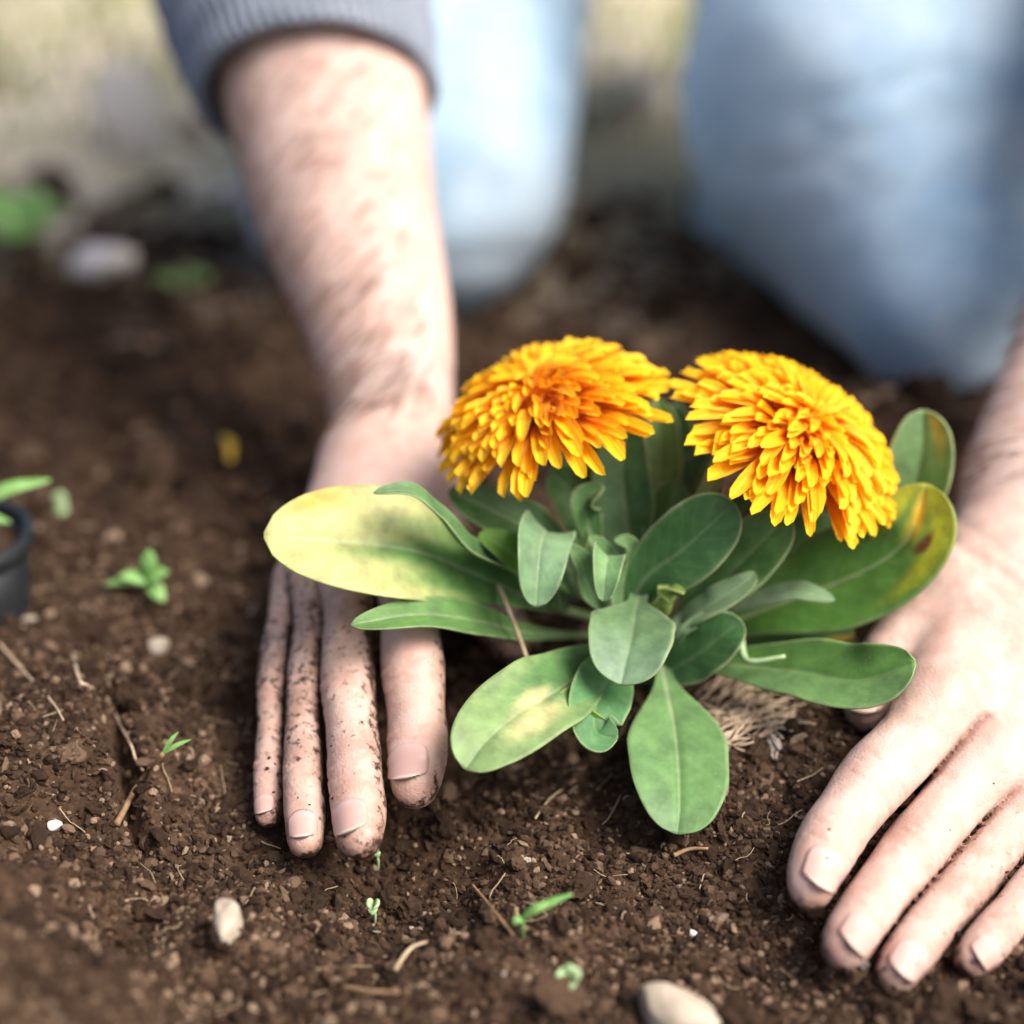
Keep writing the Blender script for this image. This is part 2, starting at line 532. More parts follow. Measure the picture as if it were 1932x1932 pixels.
V_, F_, T_ = [], [], []; off = 0
for (n, y0, y1, r0, r1, sub, pw) in ((82000, .16, .58, .00045, .0013, 1, 1.3), (10500, .15, .62, .0010, .0024, 2, 2.2),
                                    (420, .19, .66, .0024, .0055, 3, 2.8), (9000, .56, .98, .0014, .0042, 1, 1.8), (700, .60, 1.1, .004, .010, 2, 2.0)):
    x, y, r = scatter(n, y0, y1, r0, r1, pw)
    keep = vnoise(x * 45, y * 45, 21) + vnoise(x * 14, y * 14, 22) > rng.uniform(-.95, .15, n)
    x, y, r = x[keep], y[keep], r[keep]; n = len(x)
    z = soil_h(x, y) + r * rng.uniform(-.25, .75, n)
    t = np.clip(rng.normal(.40, .31, n), 0, .95); t = t * (1 - .35 * sstep(.0014, .0035, r)); t[rng.random(n) < .010] = .97; t[rng.random(n) < .0012] = 1.0
    V, Fc, T = clods(np.c_[x, y, z], r, sub, t)
    V_.append(V); F_.append(Fc + off); T_.append(T); off += len(V)
me = mesh_np('soil_crumbs', np.vstack(V_), np.vstack(F_), False, M_CRUMB)
vattr(me, 'tint', np.concatenate(T_))
obj('soil_crumbs', me, kind='stuff', label='loose brown soil crumbs and small clods over the bed', cat='soil')

# ------------------------------------------------------------------ the kneeling person
def px_r(hw, d): return hw * d / FPX

def finger_chain(rows, n=26, shrink=.95):
    """rows of (u, v, depth, half width in photo units) -> axis points and radii"""
    R = np.array([[*at(u, v, d), px_r(w, d)] for (u, v, d, w) in rows])
    S = spline(R, n)
    return S[:, :3], S[:, 3] * shrink

ARMS = {
 'a': dict(
   fingers=dict(
     pinky=[(556, 1100, .572, 34), (528, 1195, .556, 31), (519, 1270, .547, 34), (515, 1364, .533, 31), (511, 1440, .523, 32), (507, 1505, .514, 30), (505, 1538, .509, 25)],
     ring=[(600, 1085, .563, 40), (587, 1185, .550, 35), (580, 1270, .539, 40), (573, 1370, .525, 37), (573, 1450, .514, 41), (575, 1530, .503, 42), (576, 1585, .495, 36)],
     middle=[(665, 1070, .556, 54), (657, 1180, .542, 49), (657, 1275, .531, 55), (664, 1370, .518, 52), (672, 1450, .508, 56), (677, 1530, .498, 55), (678, 1577, .491, 47)],
     index=[(765, 1065, .553, 60), (772, 1170, .540, 57), (778, 1255, .531, 63), (785, 1340, .522, 58), (788, 1400, .515, 61), (785, 1450, .508, 58), (782, 1478, .504, 50)],
     thumb=[(800, 985, .600, 62), (860, 1060, .588, 58), (905, 1125, .580, 56), (945, 1180, .574, 50), (962, 1210, .571, 42)]),
   wrist=[(690, 890, .622), (712, 885, .620), (740, 880, .618), (775, 880, .616)],
   wr=.0155,
   fore=[(738, 890, .622, 118), (738, 770, .637, 118), (712, 600, .660, 142), (655, 400, .688, 168), (618, 200, .716, 187), (575, 0, .745, 200), (520, -260, .785, 200)],
   dors=dict(pinky=(-.25, .25, .93), ring=(-.02, .2, 1), middle=(-.34, .2, .92), index=(-.30, .22, .93), thumb=(.5, .3, .8))),
 'b': dict(
   fingers=dict(
     index=[(1778, 1325, .527, 84), (1722, 1400, .516, 74), (1655, 1465, .506, 74), (1600, 1535, .494, 66), (1565, 1585, .486, 66), (1542, 1635, .478, 60), (1530, 1672, .472, 48)],
     middle=[(1858, 1435, .521, 82), (1795, 1520, .508, 69), (1735, 1595, .496, 70), (1675, 1670, .482, 63), (1637, 1717, .473, 62), (1607, 1763, .464, 56), (1592, 1788, .459, 46)],
     ring=[(1948, 1525, .518, 76), (1880, 1600, .505, 63), (1825, 1660, .494, 64), (1768, 1725, .480, 56), (1735, 1765, .472, 56), (1704, 1810, .463, 51), (1690, 1835, .459, 42)],
     pinky=[(2035, 1595, .516, 66), (1985, 1640, .504, 54), (1950, 1677, .495, 54), (1905, 1730, .483, 48), (1875, 1763, .476, 48), (1847, 1795, .469, 44), (1832, 1811, .465, 36)],
     thumb=[(1800, 1110, .560, 76), (1725, 1180, .553, 64), (1680, 1235, .548, 58), (1652, 1290, .543, 57), (1640, 1338, .538, 50)]),
   wrist=[(1858, 1075, .572), (1895, 1070, .570), (1935, 1075, .570), (1975, 1085, .572)],
   wr=.0175,
   fore=[(1915, 1060, .578, 118), (1952, 900, .598, 132), (2055, 680, .630, 142), (2150, 460, .664, 162), (2230, 240, .70, 180), (2300, 0, .735, 195), (2370, -260, .77, 200)],
   dors=dict(index=(.06, .10, 1), middle=(-.02, .10, 1), ring=(-.04, .12, 1), pinky=(-.05, .15, 1), thumb=(-.4, .3, .8))),
}

body_V, body_Q, body_dirt_shade, body_red = [], [], [], []
nail_specs = []
elbows = {}
voff = 0
for key, A in ARMS.items():
    chains = {k: finger_chain(v, shrink=.95 if key == 'a' else .925) for k, v in A['fingers'].items()}
    fore = np.array([[*at(u, v, d), px_r(w, d)] for (u, v, d, w) in A['fore']])
    fs = spline(fore, 24)
    elbows[key] = (fore[-1, :3], fs)
    NW = 6
    allp = np.vstack([c[0] for c in chains.values()] + [fs[:NW, :3]])
    fld = Field(allp.min(0) - .034, allp.max(0) + .034, .00082)
    far = Field(fs[:, :3].min(0) - .06, fs[:, :3].max(0) + .06, .0022)
    for i in range(2, len(fs) - 1):
        far.cone(fs[i, :3], fs[i + 1, :3], fs[i, 3], fs[i + 1, 3], k=.0, squash=(cdir(0, .45, .9), 1.15))
    # forearm and wrist (flattened oval), then metacarpals
    for i in range(NW - 1):
        fld.cone(fs[i, :3], fs[i + 1, :3], fs[i, 3], fs[i + 1, 3], k=.0, squash=(cdir(0, .45, .9), 1.15))
    wr = [at(*w) for w in A['wrist']]
    order = ['pinky', 'ring', 'middle', 'index'] if key == 'a' else ['index', 'middle', 'ring', 'pinky']
    for w, fn in zip(wr, order):
        p, r = chains[fn][0][0], chains[fn][1][0]
        back = unit(w - p)
        fld.cone(p + back * .004 - cdir(0, .3, 1) * .003, w, r * 1.02, A['wr'], k=.008)
    # padding of the palm underneath and web between the knuckles
    pm = np.mean([chains[f][0][0] for f in order], 0); wm = np.mean(wr, 0)
    fld.cone(pm - cdir(0, .6, .8) * .012, wm - cdir(0, .6, .8) * .012, .022, .022, k=.012)
    for a, b in zip(order[:-1], order[1:]):
        pa, pb = chains[a][0], chains[b][0]
        fld.cone(pa[2] - cdir(0, .3, 1) * .004, pb[2] - cdir(0, .3, 1) * .004, chains[a][1][2] * .62, chains[b][1][2] * .62, k=.006)
    th = chains['thumb']
    fld.cone(wm, th[0][0], .020, th[1][0] * 1.0, k=.012)
    base = fld.F.copy()
    res = base.copy()
    g1 = np.full(fld.n, .2, np.float32); g2 = np.full(fld.n, .2, np.float32)
    for fn, (p, r) in chains.items():
        G = np.full(fld.n, .2, np.float32)
        dn = cdir(*A['dors'][fn])
        for i in range(len(p) - 1):
            fld.cone(p[i], p[i + 1], r[i], r[i + 1], F=G, k=.0)
        if fn != 'thumb':
            g2 = np.minimum(g2, np.maximum(g1, G)); g1 = np.minimum(g1, G)
        kk = np.float32(.0065)
        m = r.max() + .02
        sl, _ = fld.box(p.min(0) - m, p.max(0) + m)
        a_, b_ = base[sl], G[sl]
        hh = np.clip(.5 + .5 * (a_ - b_) / kk, 0, 1)
        one = a_ + (b_ - a_) * hh - kk * hh * (1 - hh)
        k2 = np.float32(.0007); r_ = res[sl]
        h2 = np.clip(.5 + .5 * (r_ - one) / k2, 0, 1)
        res[sl] = np.where(one < a_ - 1e-7, r_ + (one - r_) * h2 - k2 * h2 * (1 - h2), np.minimum(r_, one))
    # the fine slit where neighbouring fingers press together
    res += np.float32(.0026) * np.exp(-((g1 - g2) / np.float32(.0013)) ** 2) * np.clip(1 - (g1 - np.float32(.0005)) / np.float32(.003), 0, 1)
    if key == 'b':                                        # crease across the bent wrist
        a0, a1 = at(1785, 1015, .56), at(1965, 1140, .57)
        nn = np.cross(unit(a1 - a0), unit((a0 + a1) / 2 - CAMP)); nn = unit(nn)
        c0 = (a0 + a1) / 2
        gxx = [(fld.lo[i] + fld.h * np.arange(fld.n[i]) - c0[i]).astype(np.float32) for i in range(3)]
        X, Y, Z = gxx[0][:, None, None], gxx[1][None, :, None], gxx[2][None, None, :]
        pd = X * np.float32(nn[0]) + Y * np.float32(nn[1]) + Z * np.float32(nn[2])
        rr2 = X * X + Y * Y + Z * Z
        res += (np.float32(.0017) * np.exp(-(pd / np.float32(.0026)) ** 2) + np.float32(.0007) * np.exp(-((pd - np.float32(.007)) / np.float32(.0022)) ** 2) - np.float32(.0022) * np.exp(-((pd + np.float32(.009)) / np.float32(.006)) ** 2)) * np.exp(-rr2 / np.float32(.028 ** 2))
    fld.F = res
    V, Qd = fld.mesh(3)
    # joint creases, knuckle redness, grime, painted shade between the fingers
    red = np.zeros(len(V)); dirt_shade = np.zeros(len(V)); disp = np.zeros(len(V)); nrm = np.zeros_like(V)
    bestd = np.full(len(V), 9.0); nextd = np.full(len(V), 9.0)
    for fn, (p, r) in chains.items():
        idx = np.where(((V > p.min(0) - .03) & (V < p.max(0) + .03)).all(1))[0]
        D = (np.linalg.norm(V[idx, None, :] - p[None], axis=2) - r[None]).min(1)
        b0 = bestd[idx]; nextd[idx] = np.minimum(np.maximum(b0, D), nextd[idx]); bestd[idx] = np.minimum(b0, D)
    crev = np.exp(-np.clip(nextd, 0, 1) / .0016)          # grime between the fingers, with crease shade painted in
    bestd[:] = 9.0
    for fn, (p, r) in chains.items():
        dn = cdir(*A['dors'][fn])
        L = np.r_[0, np.cumsum(np.linalg.norm(np.diff(p, axis=0), axis=1))]
        lo, hi = p.min(0) - .02, p.max(0) + .02
        near = np.where(((V > lo) & (V < hi)).all(1))[0]
        D = np.linalg.norm(V[near, None, :] - p[None], axis=2)
        j = D.argmin(1); dd = D[np.arange(len(near)), j] - r[j]
        ok = dd < bestd[near]; near, j = near[ok], j[ok]; bestd[near] = dd[ok]
        rel = V[near] - p[j]
        T = unit(np.gradient(p, axis=0))[j]
        s = L[j] + np.einsum('ij,ij->i', rel, T)
        up = np.einsum('ij,ij->i', unit(rel - T * np.einsum('ij,ij->i', rel, T)[:, None]), np.broadcast_to(dn, rel.shape))
        dors = sstep(.1, .7, up)
        tot = L[-1]
        rr = np.zeros(len(near)); ds = .00030 * vnoise(s * 210 + 7, up * 5, 78)
        js = (.40, .72) if fn != 'thumb' else (.62,)
        for jn in js:
            c0 = L[int(round(jn * (len(L) - 1)))]
            for o in (-.0042, -.0014, .0016, .0046):
                wig = .0008 * np.sin(up * 9 + o * 3000)
                ds -= .00042 * np.exp(-((s - c0 - o - wig) / .00075) ** 2) * dors
            ds += .0006 * np.exp(-((s - c0) / .008) ** 2) * dors
            rr += .30 * np.exp(-((s - c0) / .007) ** 2) * dors
        rr += .28 * sstep(tot - .012, tot, s)
        disp[near] = ds; nrm[near] = unit(rel); red[near] = np.clip(rr, 0, .5)
        if key == 'a':
            amt = dict(pinky=.62, ring=.60, middle=.46, index=.22, thumb=.4)[fn]
            side = .35 * (1 - sstep(.0, .75, up))
            dirt_shade[near] = amt * (.55 + .45 * np.sin(s / tot * 3.0 + .4)) + side + .30 * sstep(tot - .006, tot + .006, s)
        else:
            amt = dict(pinky=.34, ring=.32, middle=.16, index=.06, thumb=.2)[fn]
            dirt_shade[near] = amt + .40 * (1 - sstep(-.3, .35, up)) * sstep(.4, .9, s / tot) + .28 * sstep(tot - .004, tot + .008, s)
    V = V + nrm * disp[:, None]
    dirt_shade = dirt_shade + crev * .45  # gathered grime plus crease shade put into the colour
    red = np.clip(red + .6 * crev, 0, .75)  # shade between the fingers painted as reddish skin
    kn = np.mean([chains[f][0][0] for f in ('pinky', 'ring')], 0)
    if key == 'a':
        dirt_shade = np.maximum(dirt_shade, .62 * np.exp(-(np.linalg.norm(V - kn, axis=1) / .022) ** 2))
    body_V.append(V); body_Q.append(Qd + voff); body_dirt_shade.append(dirt_shade); body_red.append(red); voff += len(V)
    V, Qd = far.mesh(2)
    body_V.append(V); body_Q.append(Qd + voff); body_dirt_shade.append(np.zeros(len(V))); body_red.append(np.zeros(len(V))); voff += len(V)
    for fn, (p, r) in chains.items():
        nail_specs.append((key, fn, p, r, cdir(*A['dors'][fn])))

# trunk, neck and head (above the picture) so that the arms belong to someone
hipc = np.array([.075, 1.34, .32]); chest = np.array([.075, 1.00, .52])
shA = np.array([-.10, .99, .53]); shB = np.array([.27, .98, .53])
elA, elB = elbows['a'][0], elbows['b'][0]
headc = np.array([.075, .80, .735])
fb = Field((-.30, .60, .10), (.60, 1.55, .98), .008)
fb.cone(hipc, chest, .100, .104, k=.03); fb.cone(shA, shB, .06, .06, k=.05)
fb.cone(shA, elA + (shA - elA) * .10, .05, .040, k=.02); fb.cone(shB, elB + (shB - elB) * .10, .05, .040, k=.02)
fb.cone(chest + [0, -.06, .08], headc, .052, .055, k=.03)
fb.cone(headc + [0, .02, .03], headc + [0, -.035, -.045], .085, .055, k=.03)
fb.cone(headc + [0, -.085, .0], headc + [0, -.105, -.035], .010, .014, k=.012)
for s in (-1, 1):
    fb.cone(headc + [s * .082, .01, .0], headc + [s * .085, .015, -.03], .016, .010, k=.008)
V, Qd = fb.mesh(2)
body_V.append(V); body_Q.append(Qd + voff); body_dirt_shade.append(np.zeros(len(V))); body_red.append(np.zeros(len(V)))
me = mesh_np('person', np.vstack(body_V), np.vstack(body_Q), True, M_SKIN)
vattr(me, 'dirt_shade', np.concatenate(body_dirt_shade)); vattr(me, 'red', np.concatenate(body_red))
person = obj('person', me, None, 'kneeling person in grey sweater and pale blue jeans pressing soil with both hands', 'person')

def uv_grid(me, uvs):
    lay = me.uv_layers.new(name='UVMap')
    li = np.zeros(len(me.loops), np.int32); me.loops.foreach_get('vertex_index', li)
    lay.data.foreach_set('uv', np.asarray(uvs, np.float32)[li].ravel())

def grid_quads(n, m):
    i = np.arange(n * m).reshape(n, m)
    return np.stack([i[:-1, :-1], i[:-1, 1:], i[1:, 1:], i[1:, :-1]], -1).reshape(-1, 4)

for key, fn, p, r, dn in nail_specs:
    L = np.r_[0, np.cumsum(np.linalg.norm(np.diff(p, axis=0), axis=1))]
    tot = L[-1]
    ln = r[-5] * (1.62 if key == 'a' else 1.85)
    s1 = tot + r[-1] * (.62 if key == 'a' else .86); s0 = s1 - ln
    n, m = 13, 13
    V, U = [], []
    T = unit(np.gradient(p, axis=0))
    for i in range(n):
        f = i / (n - 1); s = s0 + (s1 - s0) * f
        sc = min(s, tot)
        c = np.array([np.interp(sc, L, p[:, x]) for x in range(3)])
        t = unit(np.array([np.interp(sc, L, T[:, x]) for x in range(3)]))
        c = c + t * max(0, s - tot)
        rad = np.interp(min(s, tot - r[-1] * .35), L, r)
        d = unit(dn - t * dn.dot(t)); b = np.cross(t, d)
        wid = .88 * (.80 + .20 * math.sin(min(1, f * 1.6) * math.pi / 2)) * (1 if f < .8 else 1 - .35 * ((f - .8) / .2) ** 2)
        lift = 1.0 + .03 * math.sin(math.pi * min(1, f * 1.1 + .1)) - .04 * max(0, f - .6)
        if f < .1: lift -= .05 * (1 - f / .1)
        for j in range(m):
            g = (j / (m - 1) * 2 - 1)
            ss = s  # rounded ends
            end = (1 - abs(g) ** 2.4)
            cc = c - t * ((1 - end) * ln * .16 * (1 if f > .5 else -1) * abs(f - .5) * 2)
            ph = g * wid
            V.append(cc + rad * lift * (math.cos(ph) * d + math.sin(ph) * b)); U.append((j / (m - 1), f))
    me = mesh_np('fingernail', np.array(V), grid_quads(n, m)[:, ::-1], True, M_NAIL)
    uv_grid(me, U)
    o = obj('fingernail', me, person)
    md = o.modifiers.new('thickness', 'SOLIDIFY'); md.thickness = .0006; md.offset = 0.2

# fine dark hair on the forearms
def arm_hair(fs, n, name, lo, hi):
    V, Fc = [], []
    for _ in range(n):
        t = rng.uniform(lo, hi) * (len(fs) - 1); i = int(t); f = t - i
        c = fs[i] * (1 - f) + fs[i + 1] * f
        ax = unit(fs[i, :3] - fs[i + 1, :3])                # towards the hand
        ph = rng.uniform(-2.4, .9)
        d0 = cdir(0, .2, 1); d0 = unit(d0 - ax * d0.dot(ax)); b0 = np.cross(ax, d0)
        if b0[0] < 0: b0 = -b0
        d = math.cos(ph) * d0 + math.sin(ph) * b0
        tang = math.cos(ph) * b0 - math.sin(ph) * d0
        r = c[3] * .93
        ln = rng.uniform(.010, .020)
        dirn = unit(ax * .75 - tang * rng.uniform(.3, .9) + d * .22)
        p0 = c[:3] + d * r; p1 = p0 + dirn * ln * .5 + d * .0015; p2 = p0 + dirn * ln + d * rng.uniform(.0005, .003)
        w = rng.uniform(.00012, .00024)
        o = len(V)
        for p, ww in ((p0, w), (p1, w), (p2, w * .3)):
            for a in range(3):
                an = a * 2.094
                V.append(p + ww * (math.cos(an) * d + math.sin(an) * np.cross(dirn, d)))
        for s in (0, 3):
            for a in range(3):
                Fc.append((o + s + a, o + s + (a + 1) % 3, o + s + 3 + (a + 1) % 3, o + s + 3 + a))
    me = mesh_np(name, np.array(V), np.array(Fc), True, M_HAIR)
    return obj(name, me, person, kind='stuff')
arm_hair(elbows['a'][1], 800, 'arm_hair', .10, .72)
arm_hair(elbows['b'][1], 500, 'arm_hair', .10, .70)

# soil stuck to the skin
C, R = [], []
for key, fn, p, r, dn in nail_specs:
    cnt = dict(a=dict(pinky=16, ring=22, middle=14, index=4, thumb=4), b=dict(pinky=7, ring=8, middle=4, index=2, thumb=2))[key][fn]
    T = unit(np.gradient(p, axis=0))
    for _ in range(cnt):
        i = rng.integers(2, len(p) - 1)
        d = unit(dn - T[i] * dn.dot(T[i])); b = np.cross(T[i], d)
        ph = rng.normal(0, .55) + rng.choice([-.75, .75]) * (1 if rng.random() < .7 else 0)
        C.append(p[i] + (r[i] + .0001) * (math.cos(ph) * d + math.sin(ph) * b) + T[i] * rng.normal(0, .002)); R.append(.00022 + .0006 * rng.random() ** 3)
V, Fc, T = clods(np.array(C), np.array(R), 1, np.clip(rng.normal(.16, .1, len(C)), 0, 1))
me = mesh_np('soil_specks', V, Fc, False, M_CRUMB); vattr(me, 'tint', T)
obj('soil_specks', me, person, kind='stuff')

# jeans
fj = Field((-.36, .66, -.08), (.62, 1.66, .50), .0055)
kA = at(760, 300, .955); kB = at(1800, 590, .805)
hA = np.array([-.03, 1.34, .30]); hB = np.array([.17, 1.34, .30])
fj.cone(kA, hA, .096, .110, k=.02); fj.cone(kA + [-.01, .03, -.012], kA + [-.04, .34, -.01], .075, .060, k=.015)
kB2 = at(1665, 190, .895)
fj.cone(kB, kB2, .047, .098, k=.02); fj.cone(kB2, hB + [.06, 0, 0], .100, .110, k=.03)
fj.cone(kB + [.0, .02, .0], at(1510, 400, 1.02), .045, .062, k=.02); fj.cone(at(1510, 400, 1.02), at(1560, 330, 1.25), .062, .058, k=.02)
fj.cone(hA, hB + [.05, 0, 0], .112, .112, k=.03)
V, Qd = fj.mesh(3)
q = V * 1.0
fold = (np.abs(vnoise(q[:, 0] * 16 + q[:, 2] * 20, q[:, 2] * 34 - q[:, 0] * 10 + q[:, 1] * 12, 31)) - .2) * .011 + vnoise(q[:, 0] * 30 + q[:, 1] * 9, q[:, 2] * 30, 32) * .010
cn = unit(V - np.array([.07, 1.02, .12]))
V = V + cn * fold[:, None]
obj('jeans', mesh_np('jeans', V, Qd, True, M_DENIM), person)

# sweater: trunk and upper sleeves, ribbed lower sleeves
fw = Field((-.34, .60, .12), (.66, 1.55, .80), .008)
fw.cone(hipc + [0, -.02, .02], chest, .118, .120, k=.03); fw.cone(shA, shB, .072, .072, k=.05)
fw.cone(shA, elA, .060, .060, k=.03); fw.cone(shB, elB, .060, .060, k=.03)
V, Qd = fw.mesh(3)
V = V + unit(V - chest) * (vnoise(V[:, 0] * 22, V[:, 1] * 18 + V[:, 2] * 25, 41) * .02)[:, None]
sweater = obj('sweater', mesh_np('sweater', V, Qd, True, M_KNIT), person)

def ribbed_sleeve(rows, shoulder, tilt):
    R = np.array([[*at(u, v, d), px_r(w, d)] for (u, v, d, w) in rows])
    S = spline(R, 40); n = len(S); k = 480
    T = unit(np.gradient(S[:, :3], axis=0))
    a = np.arange(k) * 2 * math.pi / k
    V = []
    N0 = cdir(0, .2, 1)
    def ring(i, rad, rib, shift=0.0):
        t = T[i]; N = unit(N0 - t * N0.dot(t)); B = np.cross(t, N)
        r = rad + rib * np.cos(a * 64) + .0012 * vnoise(a * 3 + 5, np.full(k, i * .35), 51)
        c = S[i, :3] + np.outer(np.cos(a) * tilt[0] + np.sin(a) * tilt[1], t) * max(0, 1 - i / 14.0) + t * shift
        return c + r[:, None] * (np.cos(a)[:, None] * N + np.sin(a)[:, None] * B)
    V.append(ring(3, S[3, 3] * .86, 0)); V.append(ring(1, S[0, 3] * .88, 0)); V.append(ring(0, S[0, 3] * .92, 0, .0))
    V.append(ring(0, S[0, 3] * .97, .0003, -.0012))
    for i in range(n):
        V.append(ring(i, S[i, 3] * (1.0 + .015 * math.sin(i * 1.1)), .0013))
    m = len(V); V = np.vstack(V)
    i0 = np.arange(m * k).reshape(m, k)
    Q = np.stack([i0[:-1], np.roll(i0, -1, 1)[:-1], np.roll(i0, -1, 1)[1:], i0[1:]], -1).reshape(-1, 4)
    obj('sleeve', mesh_np('sleeve', V, Q, True, M_KNIT), sweater)
ribbed_sleeve([(600, 182, .720, 222), (565, 30, .742, 250), (535, -120, .765, 258), (510, -290, .79, 250)], shA, (-.003, -.008))
ribbed_sleeve([(2270, 120, .722, 226), (2310, -40, .742, 250), (2350, -170, .765, 255), (2380, -280, .78, 250)], shB, (-.004, 0))
# hair of the head (above the picture)
fh = Field(headc - .14, headc + .16, .006)
fh.cone(headc + [0, .03, .045], headc + [0, .05, .0], .088, .078, k=.02)
V, Qd = fh.mesh(2)
obj('hair', mesh_np('hair', V, Qd, True, M_HEADHAIR), person)

# ------------------------------------------------------------------ the marigold plant
plant_at = at(1235, 1262, .578)
plant = thing('marigold_plant', tuple(plant_at), 'orange flowering marigold plant with broad green leaves between two hands', 'plant')
PL = Matrix.Translation(-Vector(plant_at))

GREEN = (.105, .245, .055); DARK = (.058, .168, .040); BRIGHT = (.14, .33, .035); PALE = (.22, .36, .19); YEL = (.56, .55, .22); GOLD = (.60, .40, .02)

def leaf(rows, hw, n0, n1, cup=(.2, .2), col=GREEN, tip=None, tipk=(.55, 1.0), peak=.62, pet=.12, wave=.09, wf=1.8, bend=0.0, point=2.0, edge=.5, rib=.8, seed=0, spots=None, pale_l=0, pale_r=0, half=None, name='leaf'):
    """a leaf: rows = midrib (u, v, depth); hw = greatest half width; n0/n1 facing at base and tip; cup = how far each half folds forward"""
    n, m = 46, 25
    P = spline(np.array([at(*q) for q in rows]), n)
    L = np.r_[0, np.cumsum(np.linalg.norm(np.diff(P, axis=0), axis=1))]; s = L / L[-1]
    T = unit(np.gradient(P, axis=0))
    d_mean = np.mean([q[2] for q in rows]); W = px_r(hw, d_mean)
    grow = pet + (1 - pet) * sstep(.08, peak, s)
    end = np.where(s > peak, np.clip(1 - ((s - peak) / (1.0005 - peak)) ** point, 0, 1) ** (1 / 2.0), 1)
    w = W * grow * end
    g = np.linspace(-1, 1, m); g = np.sign(g) * np.abs(g) ** 1.15
    A0, A1 = cdir(*n0), cdir(*n1)
    V = np.zeros((n, m, 3)); C = np.zeros((n, m, 3)); U = np.zeros((n, m, 2))
    r = np.random.default_rng(seed + 100)
    f1, f2 = r.uniform(0, 6, 2)
    for i in range(n):
        N = A0 * (1 - s[i]) + A1 * s[i]; N = unit(N - T[i] * N.dot(T[i])); S = np.cross(T[i], N)
        cupv = np.where(g < 0, cup[0], cup[1])
        ang = cupv * np.abs(g)                              # curl of the blade towards its face
        lat = np.sin(np.clip(np.abs(g) * 1.0, 0, 1) * 1.0) / math.sin(1.0)
        x = np.sign(g) * np.abs(g) * np.cos(cupv * (.35 + .65 * np.abs(g)))
        z = np.abs(g) * np.sin(cupv * (.35 + .65 * np.abs(g)))
        wv = wave * np.abs(g) ** 1.6 * (np.sin(s[i] * wf * 6.28 + f1 + (g > 0) * 1.7) + .5 * np.sin(s[i] * wf * 14 + f2 + (g > 0))) * sstep(.1, .4, s[i])
        z = z + wv - .05 * np.exp(-(g / .10) ** 2)
        jag = 1 + .006 * np.sin(s[i] * 31 + f1)
        V[i] = P[i] + S * (x * w[i] * jag)[:, None] + N * (z * w[i] + bend * 0)[:, None]
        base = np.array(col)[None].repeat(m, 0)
        if tip is not None:
            k = np.clip(sstep(tipk[0], tipk[1], s[i] + .10 * np.sin(g * 4 + f1) + .05 * np.sin(g * 11 + s[i] * 9)), 0, 1)[:, None]
            base = base * (1 - k) + np.array(tip) * k
        if pale_l or pale_r:
            k = np.where(g < 0, pale_l, pale_r)[:, None] * sstep(0, .15, np.abs(g))[:, None]
            base = base * (1 - k) + np.array(PALE) * k
        k = (rib * np.exp(-(g * max(w[i], 1e-5) / (.0007 * (1.15 - .7 * s[i]))) ** 2) * (1 - .65 * s[i]))[:, None]
        base = base * (1 - k) + np.array((.42, .50, .30)) * k
        k = (edge * sstep(.88, 1.0, np.abs(g)))[:, None]
        base = base * (1 - k) + np.array((.38, .46, .22)) * k
        if spots:
            for (ss, gg, rad, cc) in spots:
                dd = np.hypot((s[i] - ss) * (2.2 if rad > .2 else 3.4), g - gg) + .025 * np.sin(g * 17 + s[i] * 40)
                k = sstep(rad, rad * (.55 if rad < .2 else .05), dd)[:, None]; base = base * (1 - k) + np.array(cc) * k
        C[i] = base; U[i, :, 0] = g * .5 + .5; U[i, :, 1] = s[i]
    me = mesh_np(name, V.reshape(-1, 3), grid_quads(n, m), True, M_LEAF)
    vattr(me, 'col', C.reshape(-1, 3)); uv_grid(me, U.reshape(-1, 2))
    me.transform(PL)
    o = obj(name, me, plant)
    md = o.modifiers.new('thickness', 'SOLIDIFY'); md.thickness = .00055; md.offset = 0
    return o

